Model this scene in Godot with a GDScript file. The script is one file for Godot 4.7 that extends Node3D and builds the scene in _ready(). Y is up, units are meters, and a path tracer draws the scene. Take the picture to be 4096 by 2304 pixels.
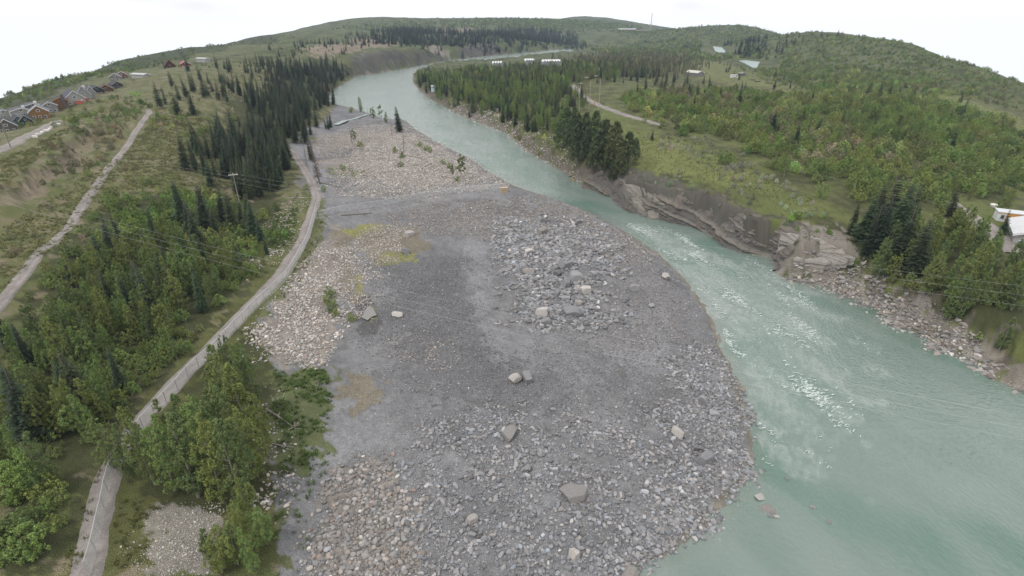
extends Node3D
# A river valley seen from the air. Units are metres, y is up, the river's surface lies at y = 0.

const CONTROL := [[-24.5, 1.5, -69.7], [0.8, 1.8, -69.3], [10.4, 2.6, -104.1], [-20.5, 2, -139.2], [-47.1, 1.8, -222.1], [-85.1, 1.4, -306.5], [-8.3, 1.7, -41], [28.2, 1.4, -77.6], [-18.5, 1.8, -46.3], [-7.1, 1.6, -95.4], [1.4, 1.8, -152.9], [-41.6, 2, -103.4], [10.6, 1.4, -49.7], [-22.1, 1.4, -217.1], [-47.3, 1.2, -141.3], [-29, 1, -96.5], [-45.3, 3, -37.7], [-51.1, 3, -51.5], [-54.5, 3, -70.8], [-54.5, 2.9, -94.7], [-55.6, 2.9, -128.3], [-65.7, 2.6, -174.6], [-96.7, 2.4, -241.8], [-36.8, 2.8, -41.1], [-34.8, 2.3, -55.7], [-53, 3.6, -37.3], [-66.7, 4.2, -53.7], [-73, 3.6, -72.2], [-79.9, 4, -97.7], [-79.8, 4, -123], [-78.7, 3.4, -148.3], [-83.4, 3, -182.6], [-94.3, 7.5, -87.9], [-103.6, 9, -111], [-123, 10.5, -156.3], [-138.3, 12, -191.3], [-165.7, 18, -257.1], [-109.5, 9, -175.7], [-96, 5, -175.6], [-142, 14.5, -222.7], [-146.8, 14.5, -262.8], [-125.8, 10.5, -211.6], [-128.1, 9.5, -260.2], [-140.6, 15, -314.8], [-99.1, 3.2, -230.4], [-120.8, 3.2, -321.8], [-154.8, 6, -457.1], [-184.9, 15, -492.1], [-135.1, 2.6, -412.4], [-173.9, 5, -591.8], [-162.6, 16.2, -172.5], [-139.9, 13.8, -144.6], [-148.7, 14.5, -163.9], [-193.2, 16.4, -250.5], [-162.9, 14.9, -197.5], [-123.1, 8.7, -133.2], [-234.9, 16.7, -298.5], [-214.2, 13.4, -237.9], [-267.3, 15.5, -387], [-228.4, 13.2, -271.2], [-199.6, 14.9, -272.1], [-193.8, 15.5, -208.9], [-255.2, 11.9, -279.5], [-334.1, 11, -423.7], [-377, 11.5, -557.6], [-404.1, 11.3, -668.8], [-406.5, 0, -451.8], [-453.4, 2.2, -553.1], [-495.2, 8.3, -700.7], [-511.5, 9, -779], [-521.4, 11.2, -869.2], [-533.7, 14.1, -981.9], [-561, 16.9, -1150.3], [-594.5, 21.2, -1375], [-625.3, 29.3, -1657.3], [-608.8, 46, -1888.1], [-541, 58.8, -2117], [-237.2, 21.5, -428.9], [-262.6, 20, -561.8], [-276.2, 20.4, -695.5], [-212.1, 18.5, -449.7], [-388.4, 19.4, -984.5], [-341.9, 20.4, -695.5], [-243.5, 25, -742.3], [-205.7, 16.2, -693.5], [-199.3, 20.9, -762.6], [-173.3, 21.8, -785.3], [-238.1, 28.4, -1055.7], [-347.3, 36.5, -1549.5], [-160.6, 22.1, -1052.6], [-251, 43.1, -1664], [-106.3, 19, -1151.3], [-202.6, 62.9, -2230.3], [-33.5, 29.7, -1323.5], [-55.8, 70.8, -2234.2], [-401.6, 58.8, -2117], [119.2, 19.6, -1596.9], [197.3, 64.5, -2676.4], [213.7, 68.7, -2901.1], [214.7, 7.7, -1513.1], [366.4, 29.7, -1768.8], [265.3, 16.8, -1517.6], [645.8, 38.5, -2775], [847.7, 12.1, -2762.1], [948.6, -8.7, -2529.3], [636.4, 6.5, -1757.4], [701.2, 21.4, -1653.4], [695.5, 15.8, -1483.7], [567.2, 20.1, -1263.1], [570.4, 39.5, -1127.9], [588.3, 36, -1026], [578.9, 30.7, -900.9], [558.2, 24.7, -797.8], [520.2, 14, -659], [463.2, 4.3, -520.7], [55.5, 10, -182.3], [55.4, 10, -247.4], [41.5, 9.5, -323.8], [40.7, 9, -204.6], [72.8, 11, -158.8], [81.7, 10.5, -140.9], [70.3, 9, -138.7], [83.9, 8.5, -124.8], [102.1, 9.5, -130.8], [123.6, 9, -132.2], [109.5, 7.5, -105.7], [88.5, 5.5, -80], [85.1, 6.5, -103.8], [84.6, 6.5, -86.7], [147.4, 10, -292], [93.2, 10.5, -254.5], [179.4, 8.5, -246.2], [190.1, 7, -200.4], [138.2, 9, -166], [176.4, 9.5, -500.4], [129.1, 9.5, -518.8], [274.5, 8.5, -433.8], [280.3, 7, -358.8], [299.5, 5.5, -328.5], [260.2, 6.5, -621.1], [2.8, 5, -324.4], [-23.3, 4.5, -377.5], [-52.4, 4, -448.2], [-11.8, 7, -447.8], [24.5, 7.5, -308.2], [41.3, 8, -535.9], [-56.6, 4.5, -597.7], [-90.3, 3.5, -633.6], [6.3, 3, -772.8], [108.7, 8, -755.1], [153.2, 5, -1072], [291.9, 6, -1050.6], [342.9, 6.5, -1413.1], [302.6, 4.5, -750.5], [425.3, 4.5, -1211.2], [387.6, 5.5, -936.5], [380.8, 6, -787.2], [376.9, 6, -602.9], [334.3, 4.5, -431.3], [405.5, 7, -734], [-20.3, 3.5, -10.8], [-29.1, 3.5, -15.5], [-16.3, 3.2, -16.3], [-23.3, 3.2, -23.3], [-11.5, 2.8, -19.9], [-16.5, 2.8, -28.6], [-6, 2, -22.2], [-8.5, 2, -31.9], [0, 1.6, -23], [0, 1.6, -33], [6, 1.2, -22.2], [8.5, 1.2, -31.9], [13.2, 1, -18.8], [18.9, 1, -27], [19.9, 3, -11.5], [28.6, 3, -16.5], [-548.7, -43, -609.9], [-668.5, -56.7, -946], [-829.5, -100.9, -1701.2], [-730.4, -131.2, -2857.9], [-75.3, -129.2, -3016.1], [288.5, -191.3, -3916.5], [1144.3, -221.4, -3739.7], [946.7, -116.8, -2239.9], [770.1, -62.5, -1522.7], [753.6, -48.3, -1077.1], [625.3, -44.7, -702.9]]
const RIVER := [[-14, 60, 9], [6.6, -34.9, 9], [12, -39.9, 9], [14, -41.3, 9], [21.9, -46.7, 9], [30.1, -54.4, 9], [34.1, -59.7, 9], [35.4, -66.7, 9], [37.1, -74.9, 9], [38.6, -87.5, 9], [40.6, -98.3, 9], [40.6, -115.5, 9], [38.5, -130, 9], [31.9, -151, 9], [26.7, -163.8, 9], [15.3, -180.9, 9], [0.3, -198.5, 10], [-11.1, -221.4, 10], [-19.3, -244.7, 10], [-35.2, -272.7, 10], [-53.2, -312, 10], [-68.5, -353.7, 10], [-84, -361.7, 8], [-109, -399.1, 8], [-134.5, -428.4, 10], [-150.8, -456.8, 12], [-165.4, -539.4, 14], [-179.6, -661, 18], [-160.7, -716.1, 22], [-131, -841.1, 26], [-100.1, -971.7, 30], [-28.7, -1119.7, 30], [93.6, -1338.9, 34], [143.2, -1401.9, 34], [131.1, -1281.2, 160], [86, -1228.1, 150], [-25.6, -993.7, 130], [-89.5, -866.1, 90], [-113.4, -780.7, 40], [-118.6, -698.7, 10], [-102.6, -600.6, 9], [-80.2, -506.9, 8], [-52.4, -419.6, 7], [-30.5, -365, 7], [-4, -312, 7], [7.9, -259.7, 7], [22.8, -216.2, 6], [28.4, -197.4, 3.5], [36.6, -185.1, 3.5], [36.3, -174.1, 3.5], [44.2, -163.4, 3.5], [56.2, -153.8, 3.5], [58.8, -143.8, 3.5], [60.2, -135.5, 3.5], [69.1, -129.4, 4], [64.6, -120.5, 6], [67.1, -116, 8], [72.1, -114.7, 9], [75.8, -109.7, 9], [78.2, -103.2, 9], [80.9, -88.6, 9], [84, -81.8, 8], [83, -77, 8], [84.8, -73, 8], [104, -62, 8], [120, 60, 8]]
var BAR := PackedVector2Array([Vector2(-30, -14), Vector2(-24.6, -38), Vector2(-29.5, -48.9), Vector2(-37.2, -64.1), Vector2(-40.4, -76.6), Vector2(-49, -89.1), Vector2(-51.4, -98.5), Vector2(-52.8, -126), Vector2(-57.6, -152.9), Vector2(-67.9, -185.1), Vector2(-84.5, -221.4), Vector2(-102.2, -251.7), Vector2(-108.2, -274.9), Vector2(-114.8, -345.9), Vector2(-132.5, -431.8), Vector2(-109, -399.1), Vector2(-84, -361.7), Vector2(-68.5, -353.7), Vector2(-53.2, -312), Vector2(-35.2, -272.7), Vector2(-19.3, -244.7), Vector2(-11.1, -221.4), Vector2(0.3, -198.5), Vector2(15.3, -180.9), Vector2(26.7, -163.8), Vector2(31.9, -151), Vector2(38.5, -130), Vector2(40.6, -115.5), Vector2(40.6, -98.3), Vector2(38.6, -87.5), Vector2(37.1, -74.9), Vector2(35.4, -66.7), Vector2(34.1, -59.7), Vector2(30.1, -54.4), Vector2(21.9, -46.7), Vector2(14, -41.3), Vector2(12, -39.9), Vector2(6.6, -34.9), Vector2(-10, -14)])
const PATCHES := [
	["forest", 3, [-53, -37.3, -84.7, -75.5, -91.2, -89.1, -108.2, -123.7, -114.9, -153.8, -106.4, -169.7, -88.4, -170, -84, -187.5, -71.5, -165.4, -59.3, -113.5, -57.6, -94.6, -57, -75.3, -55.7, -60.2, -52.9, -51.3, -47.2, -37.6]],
	["verge", 1.2, [-47.2, -37.6, -51.9, -48, -54.1, -54.7, -56.9, -71.8, -56.9, -93, -58.8, -131.4, -65.6, -166.3, -73.2, -184.6, -62, -175.3, -53.9, -146.8, -47.9, -114.5, -50, -95.2, -46.8, -83.7, -39.1, -73.2, -29.5, -48.9, -23.8, -38]],
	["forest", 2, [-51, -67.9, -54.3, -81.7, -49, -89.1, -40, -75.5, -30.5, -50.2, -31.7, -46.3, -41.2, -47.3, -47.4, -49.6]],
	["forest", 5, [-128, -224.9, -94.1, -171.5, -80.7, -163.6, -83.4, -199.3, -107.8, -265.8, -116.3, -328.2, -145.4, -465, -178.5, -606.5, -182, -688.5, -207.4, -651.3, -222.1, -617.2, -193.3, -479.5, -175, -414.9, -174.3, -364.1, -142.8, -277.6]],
	["pebbles", 0.8, [-44.3, -46.9, -38.3, -48.1, -34.5, -46.2, -33.6, -41.7, -30, -37.8, -39.1, -37.7, -40.2, -42.7]],
	["soil", 3, [-98.4, -172.8, -93.7, -182, -84.2, -171.9, -90.6, -164]],
	["soil", 10, [-270, -761.7, -283.6, -1097, -220.3, -1147.9, -187, -936.3, -201.7, -772.7, -225.4, -681.9]],
	["soil", 14, [-224.1, -1626.1, -110.9, -1710.6, -84.2, -1291.7, -152.5, -1217.2]],
	["shale", 8, [-183.4, -640.2, -196, -749, -159.4, -822.5, -130.6, -932.4, -103.5, -967, -149.9, -762.7]],
	["scree", 5, [-130.6, -932.4, -160.6, -1052.1, -131, -1039.3, -98, -977.2]],
	["shale", 6, [-92.6, -991.5, -83.9, -1160.2, -22, -1171.9, 9.5, -1172.3]],
	["ridge", 9, [-1417.9, -1578.9, -1307.8, -1598.2, -1142.7, -1620.5, -440.7, -735.8, -801.4, -1645.6, -647.3, -1658.2, -424.6, -1082.6, -364.5, -744.6, -413.2, -685.8, -381.4, -536.1, -310.8, -393, -275.6, -319.3, -266.3, -292.3]],
	["plain", 8, [-255.4, -279.6, -257.6, -297.9, -299.7, -378.2, -333.8, -468.3, -408.6, -677.3, -357.8, -729.9, -416.2, -1060.1, -309.4, -771.3, -352.9, -642.9, -281.4, -437.6, -278.8, -400.5, -279.8, -352.2, -233.5, -253.7]],
	["meadow", 3, [61.7, -349.6, 64.4, -255.8, 76.5, -224.4, 81.5, -157.3, 84.5, -135.8, 68.6, -134.4, 64.2, -151.2, 54.3, -177.9, 40.6, -188.3, 44.3, -224.9, 40, -311.3]],
	["bright", 3, [42.8, -192.4, 57.5, -257.5, 69.6, -234.5, 75.8, -166.5, 66.3, -157.1, 54.3, -177.9]],
	["field", 10, [320, -1004, 320.6, -870.8, 242.1, -586.6, 220.4, -447.5, 198, -388.7, 188.1, -460.1, 169.2, -521.5, 261.5, -870.8]],
	["field", 8, [360.6, -527.9, 350.6, -445, 291.9, -319.7, 258.1, -280, 272.4, -323.3, 321.1, -434.4]],
	["bright", 5, [348.9, -484.1, 331.1, -411.1, 276.5, -301.7, 261.9, -284.5, 293.3, -355.7]],
	["scree", 2, [69.3, -132.4, 76.7, -132.3, 82, -125, 79.6, -116, 76.2, -117.5, 72.8, -120.4, 69.3, -131]],
	["shale", 1, [28.4, -197.7, 39.8, -199.2, 52.7, -171.8, 63.3, -148.5, 69.3, -132.8, 68.6, -125.5, 59.9, -134.7, 56, -153, 44, -162.6, 35.9, -176.8]],
	["scree", 2, [64.3, -120.3, 68.3, -125.6, 76.2, -117.5, 82, -103.8, 85.4, -91.5, 86.5, -85.6, 88.1, -78.4, 83.9, -71.9, 83.2, -80.8, 77.4, -101.8, 71.5, -113.6]],
	["forest", 3, [78, -118.2, 96.3, -121.7, 114.3, -111.5, 88.1, -78.4, 86.9, -85.2, 85.5, -93.9, 82.8, -105.5, 79.3, -115.2]],
	["meadow", 3, [124.4, -150.7, 147.4, -150.4, 123.8, -122.9, 119.3, -126.7, 115.6, -131.2]],
	["bank", 1.5, [-103.1, -603.6, -80.1, -506.1, -52.3, -418.9, -30.4, -364.4, -4, -311.5, 7.9, -259.3, 22.7, -216, 28.4, -197.2, 35.7, -190.4, 29.2, -206.2, 16.6, -248.7, 2.6, -302.4, -22.6, -363.9, -50.7, -432, -76, -515.7]],
	["bank", 2, [78.1, -116.1, 82.8, -105.5, 85.5, -93.9, 86.9, -85.2, 87.8, -78.1, 90.1, -81.5, 87.3, -89.5, 84.9, -102.9, 80.2, -117.8]],
	["tan", 1, [-48.3, -89.2, -48.9, -100.6, -51.1, -132.9, -52, -153.9, -42.4, -127.8, -36.1, -99, -32.4, -81.2, -38.7, -77.4, -42.5, -80.2]],
	["dark", 2.5, [-38.7, -125.3, -13, -127.7, -8.7, -95.5, -2.7, -80.9, -21, -84.4, -28.1, -99.7, -25.9, -110.2]],
	["dark", 3, [-20.5, -81.6, -2.7, -83.5, 7.5, -74.9, 3.7, -64.7, -11.9, -69.7]],
	["tan", 5, [-99.4, -283.7, -66.4, -323.2, -36.5, -267.8, -10.3, -203.8, -41.7, -193.2, -63.4, -209.6, -80.1, -222.8]],
	["dark", 3, [-85.2, -238.6, -52.4, -249.6, -38, -250.9, -57, -273.5, -82.5, -259.6]],
	["tan", 1, [-24.2, -52.5, -18.4, -56.4, -11.9, -46.5, -10.1, -38.5, -20.5, -38.1]],
	["smooth", 1, [-13.7, -142.7, -7, -142.8, -5, -117.7, -5.6, -98.5, 0.1, -87.5, 3.6, -79.6, -2, -80.3, -7.9, -95.5, -10.2, -118]],
	["smooth", 1, [-59.2, -157.9, -49.8, -168.8, -26, -183.6, -4, -190.1, 0.3, -181.3, -18.6, -178.5, -36.5, -166.1, -52.7, -156.5]],
	["smooth", 2, [-76.4, -189.6, -84.5, -221.4, -102.2, -251.7, -106.9, -271.3, -99.5, -278, -80.1, -222.8, -61.1, -185.8, -63.3, -175.1]],
	["smooth", 1.2, [-27.7, -60.1, -25.3, -65.7, -19.9, -65.8, -19.8, -57.9, -23.7, -52.6, -20.5, -38.1, -23.8, -38, -28, -50.3]],
	["smooth", 3, [17.6, -100.4, 26.5, -95.3, 30.3, -85.8, 30.3, -75.5, 20.7, -74.3, 13.9, -83.5]],
	["mud", 1, [-52.3, -147.1, -40.4, -154.8, -27.8, -150.7, -21.8, -133.3, -28.1, -121.8, -35.4, -124.1, -44, -141.3, -37.7, -117.9, -32.1, -102.8, -34.6, -102.5, -43, -124.8]],
	["mud", 1.2, [-28.9, -76.4, -22.5, -77.8, -20.3, -67.7, -24.6, -65.2]],
	["algae", 0.8, [-35.4, -128.2, -25.6, -130.7, -23.6, -124.2, -31.8, -121]],
	["algae", 1.2, [-50.6, -149, -42.3, -152.7, -34, -152.6, -40.7, -146.3, -45.1, -141.3]],
	["algae", 0.5, [-36.9, -115.7, -35.5, -115.8, -32.6, -106.2, -34, -106.1]],
	["wet", 0.8, [-33.4, -105.3, -30.6, -105.5, -27.2, -96.5, -26, -88.7, -29, -88.6]],
	["algae", 0.4, [-30.3, -100.4, -28.7, -100.5, -27.4, -96.5, -28.8, -95.6]],
	["weeds", 1.5, [-40.4, -76.6, -31.9, -77.4, -28.3, -69.6, -26.4, -56.1, -29.3, -52.3, -35, -61.5]],
	["weeds", 1, [-72.1, -157.4, -67.9, -165.9, -59.3, -138.4, -58.4, -125.3, -63.7, -130.9]],
	["weeds", 1, [-105.7, -267.7, -98.8, -281.9, -97.7, -272.3, -102.6, -259.8]],
	["weeds", 2.5, [-75.8, -219.6, -64, -223.8, -55.6, -209.6, -66.1, -203]]]
var TRAIL := PackedVector2Array([Vector2(-42.4, -33), Vector2(-45.8, -40), Vector2(-48.7, -45.8), Vector2(-51.7, -52.1), Vector2(-53.8, -61.2), Vector2(-54.1, -72.5), Vector2(-54, -84.7), Vector2(-53.9, -97.9), Vector2(-53.6, -113.9), Vector2(-55.7, -131.9), Vector2(-60.9, -155.8), Vector2(-65.9, -177.2), Vector2(-76.2, -201.6), Vector2(-89.3, -228.2), Vector2(-100.6, -250.6)])
var HILL_PATH := PackedVector2Array([Vector2(-93.4, -81.6), Vector2(-95.8, -89.7), Vector2(-100.3, -101.2), Vector2(-108.8, -119.8), Vector2(-118.7, -142.9), Vector2(-125.2, -160.6), Vector2(-136.2, -185), Vector2(-147.4, -213.6), Vector2(-157.6, -237.6), Vector2(-166.3, -258.1), Vector2(-174.3, -270.5)])
var TERRACE_ROAD := PackedVector2Array([Vector2(49.1, -468.2), Vector2(49.3, -400.7), Vector2(51.9, -349.6), Vector2(59.5, -310.2), Vector2(67.6, -287), Vector2(73.1, -270)])
var HOUSE_ROAD := PackedVector2Array([Vector2(-170.5, -172.8), Vector2(-177.1, -189.4), Vector2(-184.1, -208.4), Vector2(-192.8, -229.3), Vector2(-212.5, -261.1)])
var SHED_ROAD := PackedVector2Array([Vector2(122.8, -146.9), Vector2(121.2, -140.2), Vector2(120, -133), Vector2(118.4, -124.3), Vector2(114.4, -113.4)])
var FENCE := PackedVector2Array([Vector2(-44.1, -37.7), Vector2(-47.4, -44.7), Vector2(-50.9, -51.8), Vector2(-52.6, -61.1), Vector2(-52.7, -72.3), Vector2(-52.2, -83.9), Vector2(-51.8, -97.5), Vector2(-51.2, -113), Vector2(-53.7, -130.5), Vector2(-58.9, -153.4), Vector2(-61.4, -163.8)])
var CROSS_FENCE := PackedVector2Array([Vector2(-58.8, -158), Vector2(-52.5, -164.5), Vector2(-42.5, -170.5), Vector2(-32.2, -179), Vector2(-19.3, -186), Vector2(-3.6, -186.5)])
const STONE_FIELDS := [
	[0, "grey", 13.3, 0.15, 0.85, 0.4, [-14.7, -63.9, -2.3, -67.4, 12.4, -62.3, 26.1, -70, 34.2, -65.5, 34, -59.6, 30.1, -54.3, 21.9, -46.6, 14, -41.2, 10.8, -38.4, -10.7, -37, -10.9, -46.5]],
	[0, "grey", 5.7, 0.1, 0.3, 0.15, [-22.2, -76.6, 0.8, -80.8, 18.2, -75.4, 31.2, -83.6, 37.1, -77, 34, -59.6, 14, -41.2, -10.5, -38.5, -18.4, -56.4, -17.5, -65.8]],
	[0, "grey", 24.7, 0.17, 0.8, 0.1, [28.2, -77.6, 38.5, -87.3, 37.1, -74.8, 35.5, -66.6, 34.2, -59.7, 30.1, -54, 22, -46.5, 14.1, -41.1, 11.9, -39.3, 9.5, -41, 17.2, -47.4, 25.4, -55.1, 29.5, -64.6]],
	[1, "brown", 22.8, 0.18, 0.8, 0.15, [-24.4, -53.2, -19.6, -57.1, -14.1, -50.8, -11.4, -45.3, -9.9, -37.1, -20.5, -36.6, -22.5, -46.1]],
	[1, "tan", 17.1, 0.17, 0.7, 0.3, [-49, -89.1, -48.6, -99.7, -51.1, -132.9, -49.8, -140.7, -40.2, -113.3, -36, -95.7, -32.2, -80.6, -38.7, -77.4, -42.3, -81.5]],
	[1, "tan", 11.4, 0.15, 0.5, 0.35, [-43.5, -124.8, -42.7, -154.7, -28.1, -152.6, -28.8, -125.5, -33, -113.9, -28.1, -99.7, -32.9, -96.1, -39.9, -109.2]],
	[0, "dark", 8.5, 0.12, 0.42, 0.3, [-38.7, -125.3, -13, -127.7, -8.7, -95.5, -2.7, -80.9, -20.5, -81.6, -29.7, -99.6, -25.9, -110.2]],
	[1, "brown", 13.3, 0.14, 0.5, 0.55, [-26.8, -90.2, -14.2, -88.3, -9.4, -77.4, -20, -79, -25.1, -83]],
	[0, "grey", 11.4, 0.22, 1.5, 0.35, [-5.7, -153.6, 5.1, -158.9, 21, -140.9, 28.4, -133.5, 20.9, -111, 19.9, -94.1, 12.2, -88.7, 3.3, -91.7, 1.1, -108.7, -4.9, -127.5]],
	[0, "greybrown", 11.4, 0.18, 0.75, 0.3, [-18.2, -159.9, -5.1, -176.3, 14.2, -166.9, 29.5, -139.2, 37.8, -127.6, 29.1, -116.2, 20.3, -135.2, 1.3, -142.2, -6.3, -139.4]],
	[0, "greybrown", 9.5, 0.18, 0.6, 0.3, [-40.3, -144.6, -36.5, -166.1, -18.4, -176.3, -5.1, -176.3, -13.1, -142.7, -27.2, -147]],
	[0, "grey", 9.5, 0.15, 0.45, 0.4, [26.4, -133.7, 38.4, -129.6, 40.5, -114.8, 40.6, -97.8, 38.6, -87, 34.5, -87.1, 29.7, -102.9]],
	[0, "dark", 3.8, 0.1, 0.26, 0.2, [19.6, -129.8, 31.3, -109.9, 35.9, -88.9, 28.9, -75.4, 14.5, -77.5, 4.6, -87.4, 16.8, -94.2]],
	[1, "tan", 7.6, 0.22, 0.75, 0.3, [-66.1, -203, -72.5, -257.2, -63.9, -310, -48.3, -294.7, -34.5, -266.9, -18.9, -239.3, -10, -214.3, -1.1, -190.4, -26.3, -186, -45.5, -177.9, -57, -181.1]],
	[1, "tan", 4.6, 0.22, 0.6, 0.3, [-96.7, -275, -95.5, -328.2, -68.7, -335.1, -51.3, -300.3, -52.1, -247.8, -77, -240.2]],
	[1, "greybrown", 5.7, 0.2, 0.55, 0.2, [-82.5, -259.6, -57, -273.5, -38, -250.9, -51.2, -243.3, -80.8, -235.5]],
	[1, "tan", 5.7, 0.2, 0.6, 0.4, [-62.3, -125.2, -63.3, -137.7, -70.3, -165.6, -71.9, -184.7, -64.1, -151.6, -56.5, -125.5, -55.9, -107.5]],
	[1, "tan", 9.5, 0.2, 0.7, 0.4, [-32.3, -53.6, -29.3, -52.3, -26.8, -48.4, -27.1, -44.1, -29.9, -48.9]],
	[1, "tan", 5.7, 0.15, 0.5, 0.5, [-41, -73.1, -35.6, -69.1, -30.1, -57.5, -31, -52.9, -36.7, -61.4]],
	[0, "grey", 5, 0.09, 0.24, 0.1, [-28.3, -74, -23.3, -81.6, -32.8, -125.5, -13.9, -139.3, 1.3, -138.9, 27.5, -128.2, 37, -110.1, 38, -85.8, 33.7, -59.6, 14, -41.2, 10.8, -38.4, -21.7, -36.6, -25.2, -52.5]],
	[0, "greybrown", 3, 0.14, 0.34, 0.2, [-57.6, -152.9, -55.8, -192, -5.3, -185.2, 19.5, -157.6, 29.5, -139.2, -5.2, -139.3, -29.3, -128.1, -36.2, -102.3, -31.7, -81.3, -34.5, -81]],
	[0, "dark", 7, 0.12, 0.4, 0.05, [-30.3, -114, -11.9, -127.7, -7.9, -95.5, -1.3, -80.9, 15.7, -86, 27.4, -99.8, 33.7, -81.9, 33.5, -65.4, 12.6, -64.1, -5.4, -66.5, -20.4, -74.2, -26.1, -87.2]],
	[0, "greybrown", 5, 0.14, 0.45, 0.1, [-6.5, -142.8, 28.4, -133.5, 37, -110.1, 37.3, -88.2, 22.1, -81.1, 14.2, -86, 0.9, -90.3, -4.4, -113.3]],
	[0, "greybrown", 15, 0.28, 1.4, 0.1, [65, -119.8, 73.3, -118.9, 79.2, -112.5, 82.1, -102.4, 85.1, -90.7, 86.5, -85.6, 84.4, -77.4, 84.8, -73.1, 82.7, -76.6, 83.6, -81.4, 80.5, -88.1, 77.8, -102.6, 75.5, -109.2, 71.8, -114.2]],
	[1, "pale", 17.1, 0.25, 0.8, 0.1, [71.2, -114.8, 75.9, -109.9, 78.3, -103.5, 81, -88.9, 84.3, -82.3, 83.5, -76.8, 84.9, -73.2, 84.2, -72.3, 83.2, -80.8, 80.3, -87.8, 77.6, -102.1, 75.4, -108.9]],
	[0, "brown", 5.7, 0.25, 0.7, 0.4, [72.4, -131.4, 80.4, -131.7, 81, -123.1, 77.6, -119.5, 71.9, -121.4]],
	[1, "pale", 5.7, 0.3, 0.9, 0.2, [-53, -424.9, -28.1, -368.6, -4.1, -317.2, 9.8, -261.2, 22.9, -218.4, 28.6, -199.2, 27, -197.7, 22.5, -213.8, 7.9, -256.6, -6.2, -309.1, -32.9, -362.7]],
	[1, "pale", 20, 0.09, 0.26, 0, [-43.7, -46.6, -38.2, -47.9, -34.7, -45.6, -33.6, -41.7, -30.4, -37.8, -38.7, -37.7, -40, -42.7]]]
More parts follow.
